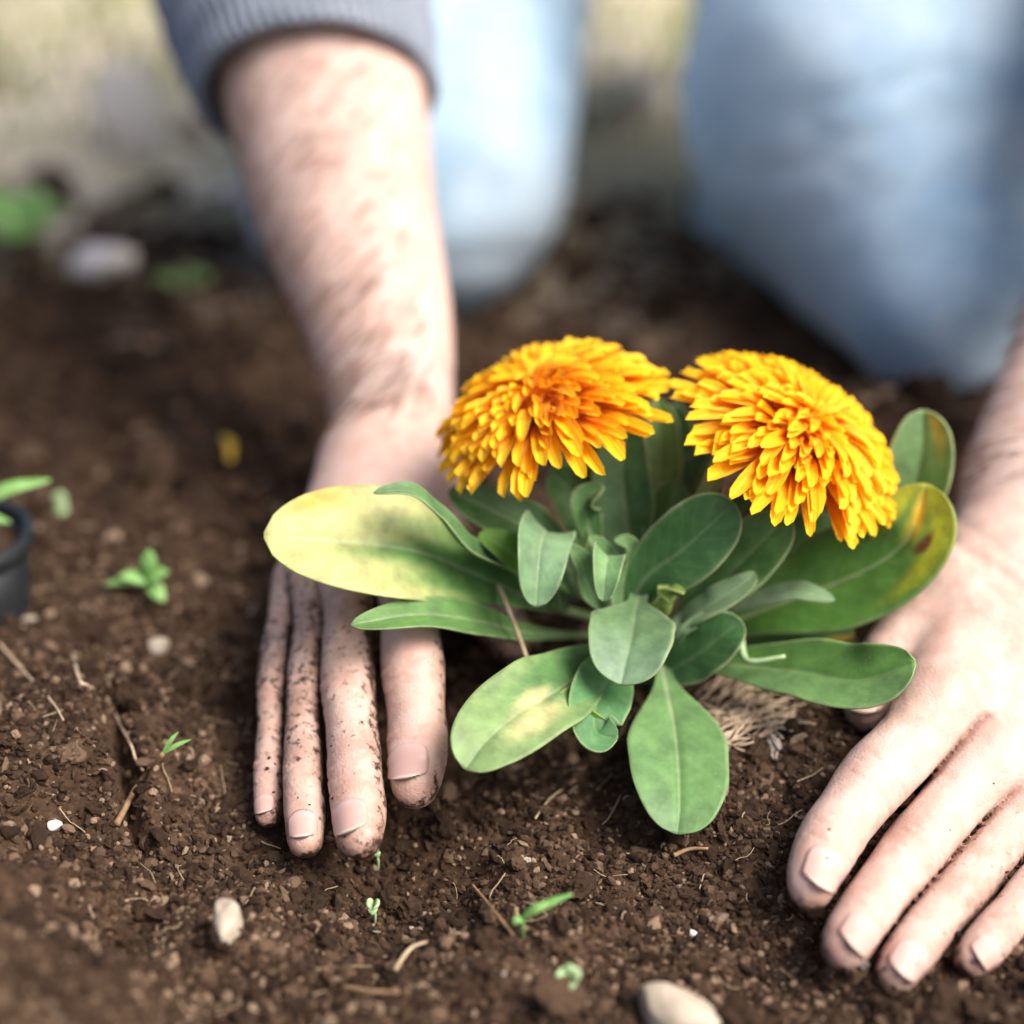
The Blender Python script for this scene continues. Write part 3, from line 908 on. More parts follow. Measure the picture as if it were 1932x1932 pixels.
TW = (0, .25, 1)
LEAVES = [
 # big yellowing leaf reaching out to the side
 dict(rows=[(1120, 1165, .565), (1010, 1135, .556), (900, 1085, .545), (790, 1040, .532), (640, 1020, .520), (498, 1010, .514)], hw=116, n0=(0, .5, .8), n1=(-.05, .45, .9), cup=(.12, .18), tip=YEL, tipk=(.45, .85), peak=.68, pet=.09, col=GREEN, point=1.9, wave=.03, edge=.35, spots=[(.86, .8, .35, (.62, .40, .04))]),
 dict(rows=[(1130, 1200, .566), (1000, 1195, .550), (900, 1172, .533), (790, 1160, .519), (662, 1180, .508)], hw=40, n0=(0, .6, .8), n1=(-.1, .5, .85), cup=(.25, .15), col=(.115, .25, .06), peak=.58, pet=.22, wave=.06, edge=.55),
 dict(rows=[(1090, 1110, .556), (960, 1068, .545), (880, 1035, .530), (825, 970, .522), (775, 930, .516), (705, 930, .512)], hw=36, n0=(.5, .6, .5), n1=(.25, .8, .5), cup=(.45, .35), col=(.105, .23, .075), peak=.45, pet=.3, wave=.10, edge=.6),
 dict(rows=[(1110, 1070, .560), (1020, 1010, .553), (930, 965, .548), (846, 928, .545)], hw=52, n0=(.1, .4, .9), n1=(0, .5, .8), cup=(.2, .3), col=DARK, peak=.55, pet=.4, edge=.6),
 # curled pale leaves round the heart
 dict(rows=[(1095, 1130, .552), (1060, 1050, .545), (1035, 1004, .536), (1022, 1020, .525), (1015, 1080, .519), (1012, 1145, .519)], hw=58, n0=(.1, .1, -1), n1=(.15, .35, 1), cup=(.25, .45), col=(.185, .32, .165), peak=.60, pet=.4, wave=.14, wf=1.4, edge=.4),
 dict(rows=[(1080, 1115, .552), (1000, 1070, .545), (945, 1030, .540), (905, 1005, .540)], hw=36, n0=(.1, .4, .9), n1=(.3, .3, .9), cup=(.4, .1), col=BRIGHT, peak=.6, pet=.3, wave=.1),
 dict(rows=[(1150, 1165, .545), (1112, 1110, .538), (1095, 1060, .532), (1075, 1030, .530)], hw=30, n0=(.2, .2, 1), n1=(.3, .3, .9), cup=(.5, .4), col=(.13, .27, .10), peak=.5, pet=.4, wave=.12, edge=.7),
 dict(rows=[(1165, 1190, .542), (1152, 1120, .536), (1148, 1062, .530), (1146, 1050, .523), (1142, 1085, .518), (1138, 1135, .518)], hw=36, n0=(0, .1, -1), n1=(.1, .4, 1), cup=(.4, .5), col=(.17, .32, .13), peak=.55, pet=.5, wave=.08, edge=.6),
 dict(rows=[(1170, 1150, .544), (1150, 1080, .540), (1130, 1035, .538), (1110, 1015, .536)], hw=26, n0=(.2, .2, 1), n1=(0, .5, .9), cup=(.5, .3), col=(.11, .25, .08), peak=.55, pet=.4, wave=.15),
 dict(rows=[(1190, 1130, .546), (1200, 1070, .542), (1185, 1030, .538), (1160, 1020, .535)], hw=22, n0=(0, .2, 1), n1=(-.2, .5, .9), cup=(.4, .4), col=(.13, .27, .09), peak=.55, pet=.5, wave=.12),
 # upright leaves behind
 dict(rows=[(1195, 1110, .562), (1185, 1000, .560), (1175, 890, .556), (1188, 788, .553)], hw=60, n0=(-.1, .1, 1), n1=(-.15, .3, 1), cup=(.15, .35), col=(.075, .185, .065), peak=.55, pet=.5, wave=.05, edge=.5, pale_l=.35),
 dict(rows=[(1150, 1090, .564), (1120, 1000, .562), (1080, 930, .562), (1040, 888, .564)], hw=58, n0=(.1, .3, 1), n1=(.1, .5, .9), cup=(.25, .3), col=DARK, peak=.6, pet=.5, edge=.7),
 dict(rows=[(1225, 1060, .570), (1240, 950, .572), (1246, 850, .574), (1240, 752, .576)], hw=42, n0=(.1, .1, 1), n1=(.1, .3, 1), cup=(.5, .35), col=GREEN, peak=.6, pet=.5, edge=.7, pale_l=.4),
 dict(rows=[(1250, 1060, .576), (1275, 950, .580), (1285, 850, .582), (1275, 760, .584)], hw=36, n0=(-.2, .1, 1), n1=(-.2, .3, 1), cup=(.3, .5), col=DARK, peak=.6, pet=.5),
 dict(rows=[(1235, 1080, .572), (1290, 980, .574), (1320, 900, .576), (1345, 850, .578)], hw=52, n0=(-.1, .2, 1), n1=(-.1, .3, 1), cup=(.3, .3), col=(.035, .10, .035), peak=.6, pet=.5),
 dict(rows=[(1215, 1100, .560), (1240, 1030, .560), (1262, 960, .560), (1275, 905, .562)], hw=44, n0=(.1, .2, 1), n1=(.1, .3, 1), cup=(.3, .3), col=DARK, peak=.6, pet=.5),
 dict(rows=[(1160, 1090, .566), (1130, 960, .566), (1120, 880, .566), (1135, 800, .568)], hw=48, n0=(-.1, .2, 1), n1=(-.2, .3, 1), cup=(.3, .2), col=GREEN, peak=.6, pet=.5, pale_l=.3, pale_r=.3),
 # the two broad leaves in the middle
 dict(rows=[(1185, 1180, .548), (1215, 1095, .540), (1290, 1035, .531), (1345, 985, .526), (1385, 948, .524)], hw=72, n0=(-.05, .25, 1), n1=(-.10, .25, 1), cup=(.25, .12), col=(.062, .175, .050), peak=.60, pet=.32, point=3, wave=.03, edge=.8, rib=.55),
 dict(rows=[(1270, 1215, .556), (1330, 1130, .547), (1400, 1060, .540), (1450, 1010, .537), (1486, 972, .536)], hw=62, n0=(-.1, .35, 1), n1=(-.1, .25, 1), cup=(.15, .30), col=(.085, .215, .055), peak=.58, pet=.4, point=3, wave=.05, edge=.7, rib=.5),
 dict(rows=[(1300, 1215, .552), (1290, 1175, .545), (1345, 1140, .538), (1400, 1105, .536), (1425, 1080, .537)], hw=34, n0=(0, .6, .7), n1=(0, .5, .8), cup=(.1, .4), col=PALE, peak=.5, pet=.5, wave=.06),
 # big leaf by the hand, its tip yellow with a brown scar
 dict(rows=[(1300, 1210, .566), (1440, 1150, .560), (1570, 1102, .553), (1668, 1055, .545), (1722, 1000, .540), (1748, 912, .540)], hw=102, n0=(-.05, .35, 1), n1=(-.35, .2, .9), cup=(.10, .22), col=(.080, .215, .030), tip=(.36, .40, .015), tipk=(.72, .95), peak=.58, pet=.3, point=2.6, wave=.035, edge=.35, rib=.9, spots=[(.90, .0, .30, GOLD), (.825, .38, .15, (.12, .03, .004))]),
 dict(rows=[(1560, 1130, .575), (1650, 1040, .568), (1710, 950, .562), (1738, 860, .558), (1742, 773, .556)], hw=66, n0=(-.2, .2, 1), n1=(-.15, .35, 1), cup=(.2, .35), col=(.115, .25, .06), peak=.62, pet=.5, point=3, edge=.95, wave=.03, spots=[(.93, .55, .42, (.40, .30, .03))], pale_l=.45),
 dict(rows=[(1330, 1170, .556), (1420, 1135, .548), (1500, 1118, .540), (1574, 1132, .535)], hw=28, n0=(0, .7, .7), n1=(.1, .7, .7), cup=(.15, .25), col=PALE, peak=.6, pet=.35, wave=.06, edge=.3),
 dict(rows=[(1400, 1150, .566), (1470, 1090, .564), (1510, 1055, .562), (1522, 1060, .560)], hw=22, n0=(0, .3, 1), n1=(.2, .3, 1), cup=(.5, .2), col=GREEN, peak=.5, pet=.5, wave=.1),
 dict(rows=[(1350, 1120, .576), (1450, 1060, .576), (1540, 1015, .574), (1590, 990, .574)], hw=66, n0=(0, .3, 1), n1=(-.1, .3, 1), cup=(.2, .2), col=DARK, peak=.55, pet=.4),
 dict(rows=[(1340, 1210, .572), (1440, 1195, .568), (1530, 1185, .563), (1612, 1196, .560)], hw=40, n0=(0, .5, .9), n1=(0, .5, .9), cup=(.3, .2), col=DARK, tip=(.45, .30, .02), tipk=(.9, 1.0), peak=.5, pet=.5),
 # leaf lying towards the thumb
 dict(rows=[(1290, 1245, .558), (1400, 1255, .544), (1510, 1266, .529), (1620, 1282, .515), (1728, 1250, .506)], hw=70, n0=(0, .6, .8), n1=(.05, .6, .8), cup=(.42, .05), col=(.115, .265, .050), peak=.62, pet=.35, point=3, wave=.04, edge=.5, rib=.5, pale_r=.28),
 # pale leaf turned to the front, small dark one beside
 dict(rows=[(1205, 1125, .540), (1198, 1160, .530), (1190, 1205, .520), (1180, 1250, .513), (1172, 1292, .510)], hw=84, n0=(-.15, .55, .8), n1=(-.1, .5, .85), cup=(.20, .40), col=(.135, .25, .105), tip=(.20, .32, .19), tipk=(.4, .9), peak=.50, pet=.22, point=3, wave=.04, edge=.5, rib=.45),
 dict(rows=[(1225, 1285, .555), (1270, 1262, .546), (1325, 1228, .538), (1368, 1195, .534), (1400, 1172, .533)], hw=54, n0=(-.2, .35, 1), n1=(-.1, .3, 1), cup=(.25, .30), col=(.050, .150, .040), peak=.55, pet=.45, point=3, edge=.75, rib=.4),
 dict(rows=[(1270, 1225, .545), (1290, 1190, .540), (1330, 1168, .538), (1370, 1165, .537), (1395, 1200, .536)], hw=13, n0=(0, .5, .9), n1=(0, .5, .9), cup=(.3, .3), col=PALE, peak=.5, pet=.6),
 # front leaf hanging over the soil
 dict(rows=[(1245, 1240, .552), (1258, 1300, .540), (1272, 1370, .526), (1280, 1450, .512), (1282, 1520, .502), (1278, 1574, .498)], hw=95, n0=(.05, .55, .8), n1=(.03, .35, .95), cup=(.12, .15), col=(.115, .27, .060), peak=.58, pet=.16, point=2.8, wave=.02, edge=.3, rib=1.0, pale_l=.30, pale_r=.35),
 # folded leaf with a yellow patch
 dict(rows=[(1200, 1215, .548), (1110, 1262, .530), (1045, 1305, .513), (970, 1350, .498), (915, 1400, .488), (878, 1452, .483)], hw=88, n0=(.05, .5, .85), n1=(-.15, .4, .9), cup=(.12, .25), col=(.115, .255, .075), tip=(.225, .345, .125), tipk=(.45, .7), peak=.60, pet=.42, point=2.8, wave=.10, wf=1.2, edge=.3, rib=.7, spots=[(.68, -.35, .48, (.66, .60, .30)), (.60, .1, .30, (.66, .58, .30))]),
 dict(rows=[(1190, 1225, .545), (1150, 1275, .528), (1125, 1330, .514), (1125, 1380, .508), (1165, 1394, .506)], hw=62, n0=(.2, .5, .85), n1=(.3, .35, .9), cup=(.15, .25), col=(.095, .25, .085), peak=.55, pet=.5, point=2.6, wave=.06, edge=.5, rib=.4),
 dict(rows=[(1140, 1300, .530), (1085, 1320, .517), (1070, 1345, .513), (1110, 1362, .512), (1165, 1392, .512)], hw=30, n0=(0, .1, 1), n1=(0, -.3, 1), cup=(.2, .2), col=(.26, .36, .012), tip=(.16, .32, .03), tipk=(.4, .9), peak=.5, pet=.5, wave=.05, edge=.3),
 # smaller leaves crowding the heart
 dict(rows=[(1235, 1150, .556), (1262, 1080, .551), (1280, 1020, .548), (1290, 985, .547)], hw=30, n0=(.3, .2, 1), n1=(.2, .4, .9), cup=(.5, .3), col=DARK, peak=.55, pet=.4, edge=.7),
 dict(rows=[(1215, 1185, .545), (1245, 1140, .536), (1262, 1115, .531), (1290, 1120, .527)], hw=24, n0=(.2, .4, .9), n1=(.4, .6, .6), cup=(.3, .5), col=(.24, .34, .06), peak=.5, pet=.4, wave=.12),
 dict(rows=[(1060, 1150, .556), (1050, 1090, .553), (1075, 1040, .550), (1110, 1000, .548)], hw=34, n0=(-.3, .2, 1), n1=(-.2, .5, .8), cup=(.5, .2), col=GREEN, peak=.6, pet=.4, wave=.14, edge=.6),
 dict(rows=[(1140, 1060, .552), (1110, 990, .549), (1105, 945, .545), (1140, 918, .543)], hw=30, n0=(-.2, .2, 1), n1=(.2, .7, .6), cup=(.4, .4), col=(.085, .21, .06), peak=.6, pet=.5, wave=.12, edge=.75),
 dict(rows=[(1450, 1215, .572), (1520, 1215, .566), (1580, 1210, .562), (1620, 1216, .560)], hw=24, n0=(0, .4, .9), n1=(0, .6, .8), cup=(.4, .2), col=BRIGHT, tip=(.42, .20, .03), tipk=(.85, 1.0), peak=.5, pet=.5),
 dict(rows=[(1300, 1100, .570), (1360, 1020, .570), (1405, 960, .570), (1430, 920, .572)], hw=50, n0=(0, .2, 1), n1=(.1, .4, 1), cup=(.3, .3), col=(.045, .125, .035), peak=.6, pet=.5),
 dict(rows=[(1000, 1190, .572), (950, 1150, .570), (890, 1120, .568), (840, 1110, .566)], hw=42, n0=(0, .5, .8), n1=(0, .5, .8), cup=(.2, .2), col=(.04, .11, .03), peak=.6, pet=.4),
]
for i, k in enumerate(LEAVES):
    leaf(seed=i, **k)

def plant_tube(name, rows, r0, r1, mat, n=16, k=8):
    P = spline(np.array([at(*q) for q in rows]), n)
    return tube(name, P, np.linspace(r0, r1, n), mat, plant, k)

# crown stub, flower stalks and thin bits
plant_tube('crown', [(1235, 1300, .585), (1235, 1240, .575), (1225, 1170, .565)], .011, .006, M_STEM)
plant_tube('stem', [(1215, 1180, .570), (1150, 1010, .575), (1090, 860, .574), (1048, 815, .565)], .0032, .0030, M_STEM)
plant_tube('stem', [(1245, 1180, .566), (1300, 1010, .552), (1340, 915, .543), (1372, 862, .547), (1452, 882, .556)], .0032, .0030, M_STEM)
plant_tube('stalk', [(1395, 1190, .545), (1402, 1235, .538), (1420, 1248, .534), (1482, 1238, .531)], .0016, .0006, M_PALE)
plant_tube('dead_stalk', [(940, 1105, .545), (955, 1140, .540), (975, 1190, .535), (995, 1245, .531)], .0008, .0007, M_STRAW)
plant_tube('dead_stalk', [(975, 1150, .560), (1010, 1185, .562), (1070, 1205, .562)], .0006, .0006, M_TWIG)

# exposed pale roots on the root ball
def soil_pt(u, v, lift): return on_ground(u, v, lift)
for _ in range(46):
    u0 = rng.uniform(1310, 1400); v0 = rng.uniform(1325, 1425)
    u1 = u0 + rng.uniform(50, 150); v1 = v0 - rng.uniform(5, 75)
    u1 = min(u1, 1535); 
    if rng.random() < .2: u1, v1 = u0 + rng.uniform(20, 60), v0 + rng.uniform(-10, 40)
    pts = []
    for f in np.linspace(0, 1, 5):
        pts.append(soil_pt(u0 + (u1 - u0) * f + rng.normal(0, 5), v0 + (v1 - v0) * f + rng.normal(0, 7), .0028 + .0035 * math.sin(f * math.pi) * rng.random()))
    tube('root', spline(np.array(pts), 12), rng.uniform(.00022, .00055), M_ROOT, plant, 5)

# flower heads
def petal_meshes():
    out = []
    for kx in range(6):
        r = np.random.default_rng(60 + kx)
        n, m = 7, 4
        V, U = [], []
        curl = [.10, .20, .32, .05, .26, .15][kx]
        for i in range(n):
            s = i / (n - 1)
            w = (.34 + .66 * min(1, s / .55) ** .8) * (1 if s < .85 else 1 - .25 * ((s - .85) / .15) ** 2) * .5
            for j in range(m):
                g = j / (m - 1) * 2 - 1
                x = s - (.035 if (i == n - 1 and j in (1, 2)) else 0) * r.uniform(.2, 1.0) * (1 if j == 1 else -1) - (.03 if i == n - 1 and j in (0, 3) else 0)
                z = curl * math.sin(s * 3.1) * .72 - .07 * (1 - abs(g) ** 2) * (.3 + s) + .03 + .008 * r.normal()
                V.append((x, g * w, z)); U.append((j / (m - 1), s))
        me = mesh_np('petal', np.array(V), grid_quads(n, m)[:, ::-1], True, M_PETAL)
        uv_grid(me, U); out.append(me)
    return out
PETALS = petal_meshes()
M_DISC = simple('flower_disc', (.80, .22, .0), (.92, .42, .005), 300, .6, .5, 900)

def flower(center, normal, R, n, droop, name_seed):
    """double daisy head: straps in a golden-angle spiral, lying flat outside and rising to a tuft in the middle"""
    r = np.random.default_rng(name_seed)
    N = Vector(normal).normalized(); rot = N.to_track_quat('Z', 'Y').to_matrix().to_4x4()
    Cw = Vector(center)
    # green cup and receptacle under the straps
    bm = bmesh.new(); bmesh.ops.create_uvsphere(bm, u_segments=20, v_segments=10, radius=1)
    for v in bm.verts:
        v.co.x *= R * .34; v.co.y *= R * .34; v.co.z = v.co.z * R * (.32 if v.co.z > 0 else .30) - R * .10
    me = bpy.data.meshes.new('flower_head'); bm.to_mesh(me); bm.free(); me.materials.append(M_STEM); me.materials.append(M_DISC)
    me.polygons.foreach_set('use_smooth', [True] * len(me.polygons))
    me.polygons.foreach_set('material_index', [1 if p.center.z > -R * .10 else 0 for p in me.polygons])
    me.transform(PL @ Matrix.Translation(Cw) @ rot)
    head = obj('flower_head', me, plant)
    for i in range(n):
        f = ((i + .5) / n) ** .5                # 0 = centre, 1 = rim
        a = i * 2.39996 + r.normal(0, .12)
        rt = R * (.05 + .95 * f) * r.uniform(.95, 1.05)          # where the strap's tip lies on the dome
        zt = R * (.33 * (1 - f ** 2.0) - droop * max(0, f - .6) ** 1.5 + r.normal(0, .018))
        rb = R * (.01 + .20 * f); zb = R * (.10 - .18 * f)
        el = math.atan2(zt - zb, rt - rb); ln = math.hypot(zt - zb, rt - rb)
        wd = R * (.037 + .023 * f) * r.uniform(.85, 1.15)
        M = Matrix.Rotation(a, 4, 'Z') @ Matrix.Translation((rb, 0, zb)) @ Matrix.Rotation(-el, 4, 'Y') @ Matrix.Rotation(r.normal(0, .13), 4, 'X') @ Matrix.Diagonal((ln, wd * 2, R * .55, 1))
        p = bpy.data.objects.new('petal', PETALS[r.integers(0, 6)]); COL.objects.link(p)
        p.parent = head
        p.matrix_local = PL @ Matrix.Translation(Cw) @ rot @ M
    return head
flower(at(1028, 764, .548), cdir(-.33, .82, .52), .0425, 300, .75, 1)
flower(at(1502, 822, .540), cdir(.42, .66, .62), .0428, 300, .55, 2)

# ------------------------------------------------------------------ small things on the soil
def stone(u, v, hw, label, mat=M_STONE, flat=(1, .8, .7), rotz=0, seed=0, sink=.25, name='stone', cat='stone', group=None, lift=0):
    p = on_ground(u, v); d = (p - CAMP) @ FW; r = px_r(hw, d)
    g = np.random.default_rng(seed)
    B, Fc = ICO[4]
    W = g.normal(size=(6, 3)) * 1.9; W2 = g.normal(size=(8, 3)) * 7
    amp = sum(np.sin(B @ W[i] + g.uniform(0, 6)) for i in range(6)) / 6
    fin = sum(np.sin(B @ W2[i] + g.uniform(0, 6)) for i in range(8)) / 8
    X = B * (1 + .34 * amp + .07 * fin + .006 * g.normal(size=len(B)))[:, None]
    for _ in range(9):                                    # broken facets
        n_ = unit(g.normal(size=3)); h_ = X @ n_; cut = g.uniform(.62, .88)
        X = X - np.outer(np.maximum(h_ - cut, 0) * .85, n_)
    X = X * np.array(flat) * r
    c, s = math.cos(rotz), math.sin(rotz)
    X = X @ np.array([[c, -s, 0], [s, c, 0], [0, 0, 1]]).T
    o = obj(name, mesh_np(name, X, Fc, True, mat), None, label, cat, group)
    o.location = tuple(p + np.array([0, 0, r * flat[2] * (1 - 2 * sink) + lift]))
    return o
stone(428, 1755, 46, 'cream pebble at the foot of the loose soil mound', flat=(.75, 1.1, .9), rotz=.4, seed=3)
stone(1270, 1925, 84, 'large pale stone half buried in soil beneath the drooping front leaf', flat=(1, .7, .6), rotz=-.4, seed=4)
stone(105, 1562, 17, 'small white stone chip on top of the soil mound', M_WHITE, seed=5, name='stone_chip', cat='chip')
stone(1306, 1764, 16, 'white elongated chip on soil beside the bright fingers', M_WHITE, (1, .45, .4), -.7, 6, name='stone_chip', cat='chip')
stone(60, 1182, 26, 'tan pebble below the black plastic pot', M_STONE, (1, .6, .5), 0, 7)
stone(298, 1225, 22, 'rounded tan pebble below the green four-leaved seedling', M_STONE, (1, .9, .8), 0, 8)
stone(820, 1560, 7, 'tiny cream grain beside the dirty index finger', M_WHITE, seed=9, name='stone_chip', cat='chip')
stone(250, 300, 78, 'tall cream stone standing behind the dark soil bank', M_WHITE, (.8, .8, 1.25), 0, 10, .1, group=None)
stone(195, 525, 60, 'rounded cream stone beside the green weed', M_WHITE, (1, .9, .75), .3, 11)
stone(1200, 215, 66, 'pale stone on the turf seen between the knees', M_WHITE, (1, .9, .8), .3, 12)
stone(1195, 395, 48, 'brownish stone on the soil between the knees', simple('brown_stone', (.14, .11, .08), (.22, .17, .12), 50), (1, .8, .6), .1, 13)
stone(365, 265, 42, 'brown stone under the grey sleeve', simple('tan_stone', (.22, .16, .11), (.32, .25, .18), 50), (1, .8, .8), .1, 14)

def blade_mesh(rows3, w, up=(0, -.5, 1), n=9):
    P = spline(np.array(rows3), n); T = unit(np.gradient(P, axis=0)); s = np.linspace(0, 1, n)
    V = []
    for i in range(n):
        S = unit(np.cross(T[i], np.array(up)))
        ww = w * (math.sin(math.pi * (0.12 + .86 * s[i])) ** .8)
        N = np.cross(S, T[i])
        for g in (-1, 0, 1): V.append(P[i] + S * g * ww + N * abs(g) * ww * .3)
    return np.array(V), grid_quads(n, 3)

def sprout(u, v, leaves, label, mat, name='seedling', cat='seedling', stem=.004, group=None):
    """a tiny seedling: a stem and a few leaves given as (du, dv, lift, half width)"""
    p = on_ground(u, v); d = (p - CAMP) @ FW
    t = thing(name, tuple(p), label, cat, group)
    stem = stem + .002
    top = p + np.array([0, 0, stem])
    tube('stem', np.array([p - [0, 0, .003], p + [.0004, 0, stem * .5], top]), .0005, mat, t, 6)
    for (du, dv, lift, hw) in leaves:
        e = top + RT * du * d / FPX + UPV * (-dv) * d / FPX - FW * lift
        mid = (top + e) / 2 + np.array([0, -.0005, .0012])
        V, Fc = blade_mesh([top, mid, e], px_r(hw, d))
        me = mesh_np('leaf', V - p, Fc, True, mat); o = obj('leaf', me, t)
        md = o.modifiers.new('thickness', 'SOLIDIFY'); md.thickness = .0004
    return t
sprout(285, 1135, [(5, -62, .003, 16), (40, -20, .004, 15), (33, 36, .004, 15), (-55, -12, .002, 14), (-85, 4, .0, 9), (20, -5, .005, 14)], 'bright green seedling with four small leaves on bare soil', M_SPROUT, stem=.006)
sprout(706, 1742, [(-13, -10, .002, 10), (12, -8, .003, 11), (0, 10, .003, 9)], 'tiny pale green sprout below the dirty fingertips', M_PALE)
sprout(1072, 1885, [(-24, -20, .003, 16), (22, -26, .003, 16), (-4, 8, .004, 16), (4, -38, .002, 12)], 'pale round-leaved sprout near the large pale stone', M_PALE)
sprout(985, 1770, [(50, -32, .002, 9), (95, -48, .001, 8), (-18, 10, .002, 8)], 'thin green creeping sprout below the front leaf', M_SPROUT, stem=.005)
sprout(712, 1640, [(-4, -16, .001, 6), (4, 6, .001, 6)], 'minute green speck of a shoot at a fingertip', M_PALE)
sprout(118, 985, [(0, -32, .001, 12), (8, 12, .002, 12)], 'pale grey-green sprout beside the black pot', M_PALE)
sprout(60, 500, [(-70, -60, .0, 34), (30, -70, 0, 34), (70, -40, .0, 26), (-60, 20, 0, 34), (-100, -10, 0, 30), (10, 20, 0, 30)], 'bushy bright green weed by the rounded cream stone', M_SPROUT, 'weed', 'weed', .02)
sprout(345, 560, [(-60, -10, .0, 16), (60, -14, 0, 16), (20, -30, .0, 16)], 'low dull green weed next to the forearm', M_GRASS, 'weed', 'weed', .006)
sprout(950, 560, [(-20, -170, .0, 12), (18, -130, 0, 10), (5, -90, .0, 10)], 'thin grass tuft in front of the jeans knee', M_SPROUT, 'grass_tuft', 'grass', .004)

def twig(rows, r, mat, label, name='twig', cat='twig', group=None, lifts=None):
    P = np.array([on_ground(u, v, l + .0012) for (u, v, l) in rows])
    loc = P[0].copy()
    V, Fc = tube_np(spline(P, 22) - loc, np.linspace(r, r * .6, 22), 6)
    me = bpy.data.meshes.new(name); me.from_pydata([tuple(v) for v in V], [], Fc); me.update()
    me.polygons.foreach_set('use_smooth', [True] * len(me.polygons)); me.materials.append(mat)
    o = obj(name, me, None, label, cat, group); o.location = tuple(loc); return o
tw = twig([(222, 1565, .001), (265, 1505, .004), (312, 1458, .006)], .0011, M_TWIG, 'short brown twig with two green shoots leaning over the soil crack')
tip_p = on_ground(312, 1458, .0072) - np.array(tw.location)
for (du, dv) in ((28, -40), (52, -26)):
    e = tip_p + RT * du * .53 / FPX - UPV * dv * .53 / FPX
    V, Fc = blade_mesh([tip_p, (tip_p + e) / 2 + [0, 0, .0005], e], .0008)
    obj('shoot', mesh_np('shoot', V, Fc, True, M_SPROUT), tw)
twig([(140, 1255, .004), (152, 1300, .002), (168, 1305, .001), (205, 1335, .002), (228, 1385, .003), (250, 1425, .0025), (258, 1452, .003), (272, 1470, .002)], .0006, M_ROOT, 'pale crooked root fibre along the edge of the soil crack', 'root_fibre', 'root')
twig([(0, 1228, .002), (45, 1280, .002), (100, 1340, .002), (122, 1375, .002)], .0005, M_ROOT, 'straight pale root fibre on the soil mound', 'root_fibre', 'root')
twig([(890, 1680, .001), (930, 1735, .0025), (968, 1775, .001)], .0006, M_TWIG, 'thin straight brown twig below the front leaf')
twig([(745, 1842, .001), (775, 1812, .003), (806, 1788, .001)], .0007, M_STRAW, 'short grey straw lying below the dirty fingers', 'straw', 'straw')
twig([(650, 1875, .001), (700, 1888, .002), (752, 1885, .001)], .0009, M_TWIG, 'thick brown twig near the pale round-leaved sprout')
twig([(1010, 1555, .001), (1035, 1525, .002), (1060, 1500, .001)], .0004, M_STRAW, 'thin golden straw on dark soil between hand and front leaf', 'straw', 'straw')
twig([(1270, 1625, .001), (1300, 1618, .002), (1335, 1612, .001)], .0008, M_TWIG, 'grey brown bit of twig under the tip of the front leaf')
# scattered fine fibres in the soil
V_, F_ = [], []; off = 0; FT = []
for _ in range(150):
    y = rng.uniform(.30, .56); x = rng.uniform(-1, 1) * (y * .92 + .06) * .33
    a = rng.uniform(0, math.pi); ln = rng.uniform(.003, .010)
    P = []
    for f in np.linspace(-.5, .5, 4):
        px, py = x + math.cos(a) * ln * f + rng.normal(0, .0005), y + math.sin(a) * ln * f + rng.normal(0, .0005)
        P.append((px, py, float(soil_h(px, py)) + .0014 + .0012 * rng.random()))
    V, Fc = tube_np(spline(np.array(P), 6), rng.uniform(.00008, .0002), 4)
    Fq = [f if len(f) == 4 else (f[0], f[1], f[2], f[2]) for f in Fc][:20]
    V_.append(V); F_.append(np.array(Fq) + off); off += len(V)
obj('soil_fibres', mesh_np('soil_fibres', np.vstack(V_), np.vstack(F_), True, M_STRAW), kind='stuff', label='fine pale plant fibres mixed through the soil', cat='fibre')

# fallen yellow petal
p = on_ground(425, 865, .003)
V, Fc = blade_mesh([p + RT * -.004 + [0, .010, .002], p + [0, 0, .003], p + RT * .004 + [0, -.009, .0]], .0045)
o = obj('fallen_petal', mesh_np('fallen_petal', V - p, Fc, True, M_YELLOW), None, 'curled yellow petal lying on the soil behind the yellowing leaf', 'petal'); o.location = tuple(p)
o.modifiers.new('thickness', 'SOLIDIFY').thickness = .0004

# black nursery pot at the side, with a young plant in it
potc = on_ground(-82, 1165)
pot = thing('plant_pot', tuple(potc), 'black plastic nursery pot standing on the soil', 'pot')
def lathe(name, prof, mat, parent, k=48):
    n = len(prof); V = []
    for (r, z) in prof:
        for j in range(k):
            a = 2 * math.pi * j / k; V.append((r * math.cos(a), r * math.sin(a), z))
    i0 = np.arange(n * k).reshape(n, k)
    Q = np.stack([i0[:-1], np.roll(i0, -1, 1)[:-1], np.roll(i0, -1, 1)[1:], i0[1:]], -1).reshape(-1, 4)
    return obj(name, mesh_np(name, np.array(V), Q, True, mat), parent)
w = lathe('wall', [(.0, -.004), (.0255, -.004), (.0265, .0), (.0295, .030), (.0293, .0300), (.0280, .0300), (.0262, .004), (0, .004)], M_POT, pot)
lathe('rim', [(.0284, .0285), (.0312, .0285), (.0316, .0300), (.0316, .0338), (.0308, .0345), (.0288, .0345), (.0280, .0335), (.0282, .029)], M_POT, pot)
B, Fc = ICO[3]
lathe('potting_soil', [(.0282, .0262), (.020, .0275), (.008, .0282), (0, .0285)], M_SOIL, pot)
young = thing('young_plant', tuple(potc + [0, 0, .028]), 'young green plant with long narrow leaves in the black pot', 'plant')
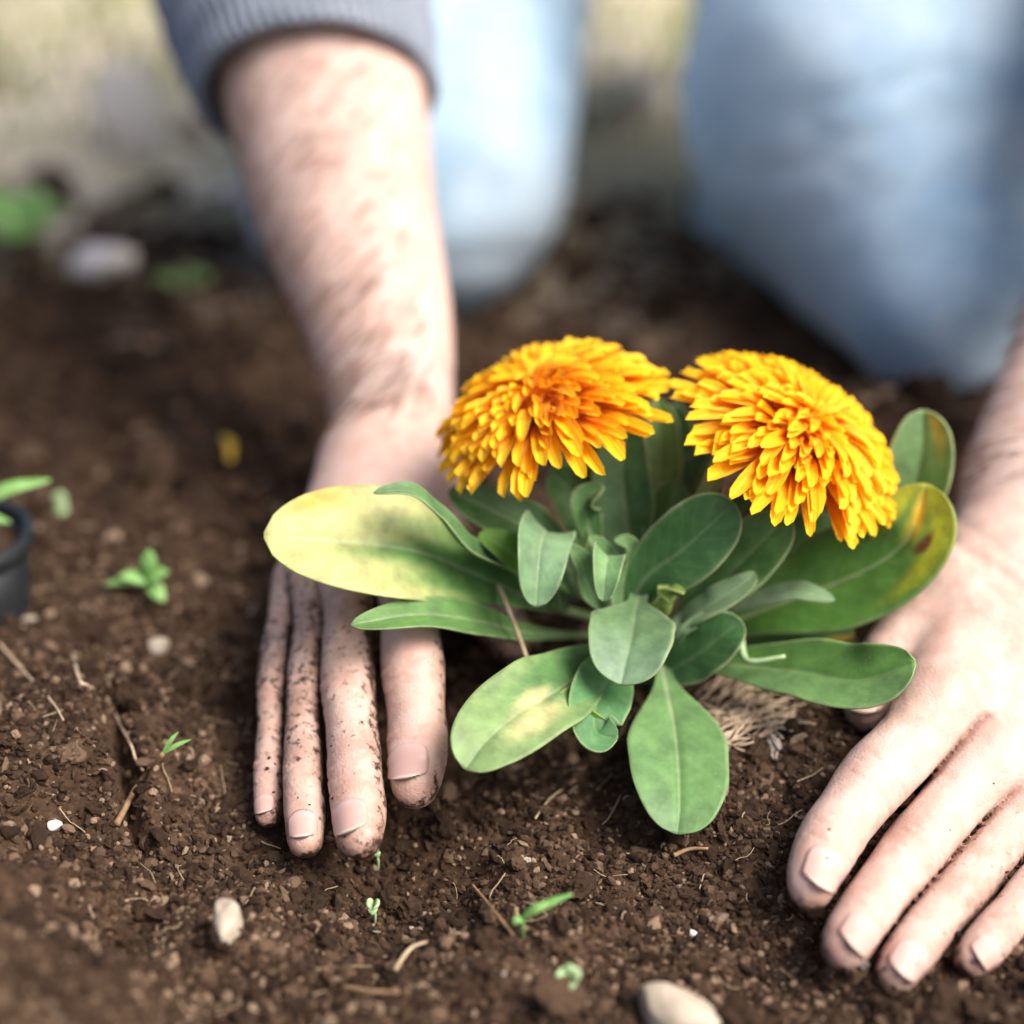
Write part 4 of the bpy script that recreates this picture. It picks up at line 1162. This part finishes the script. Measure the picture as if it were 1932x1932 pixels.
for (u, v, uu, vv, hw) in ((-80, 990, 95, 905, 17), (-95, 990, -190, 900, 18), (-90, 985, -60, 850, 17), (-85, 1000, 20, 985, 14)):
    d = .605; a = potc + [0, 0, .029]; e = at(uu, vv, d - .01)
    V, Fc = blade_mesh([a, (a + e) / 2 + [0, 0, .007], e], px_r(hw, d))
    o = obj('leaf', mesh_np('leaf', V - np.array(young.location), Fc, True, M_SPROUT), young); o.modifiers.new('thickness', 'SOLIDIFY').thickness = .0005

# ------------------------------------------------------------------ dry turf and straw behind the bed
V_, F_ = [], []; off = 0
def tufts(n, y0, y1, hgt, seed):
    r = np.random.default_rng(seed); V, Fc = [], []
    o = 0
    for _ in range(n):
        y = y0 + (y1 - y0) * r.random(); x = r.uniform(-1, 1) * (y * .40 + .15)
        if vnoise(np.array(x * 5), np.array(y * 5), 71) + .3 * vnoise(np.array(x * 17), np.array(y * 17), 72) < r.uniform(-.35, .15): continue
        z = float(soil_h(x, y)); a = r.uniform(0, 6.28); h = hgt * r.uniform(.4, 1.2); w = r.uniform(.0012, .0028)
        dx, dy = math.cos(a), math.sin(a); lean = r.uniform(.2, 1.1) * h
        V += [(x - dy * w, y + dx * w, z - .003), (x + dy * w, y - dx * w, z - .003), (x + dx * lean * .4 + dy * w * .8, y + dy * lean * .4 - dx * w * .8, z + h * .65), (x + dx * lean * .4 - dy * w * .8, y + dy * lean * .4 + dx * w * .8, z + h * .65),
              (x + dx * lean + dy * w * .15, y + dy * lean - dx * w * .15, z + h), (x + dx * lean - dy * w * .15, y + dy * lean + dx * w * .15, z + h)]
        Fc += [(o, o + 1, o + 2, o + 3), (o + 3, o + 2, o + 4, o + 5)]; o += 6
    return np.array(V), np.array(Fc)
V, Fc = tufts(6500, 1.18, 3.2, .035, 5)
obj('grass', mesh_np('grass', V, Fc, True, M_GRASS), kind='stuff', label='short thin green turf behind the garden bed', cat='grass')
V, Fc = tufts(6000, 1.12, 3.2, .014, 6)
obj('dry_straw', mesh_np('dry_straw', V, Fc, True, M_STRAW), kind='stuff', label='dry straw scattered over the turf behind the bed', cat='straw')
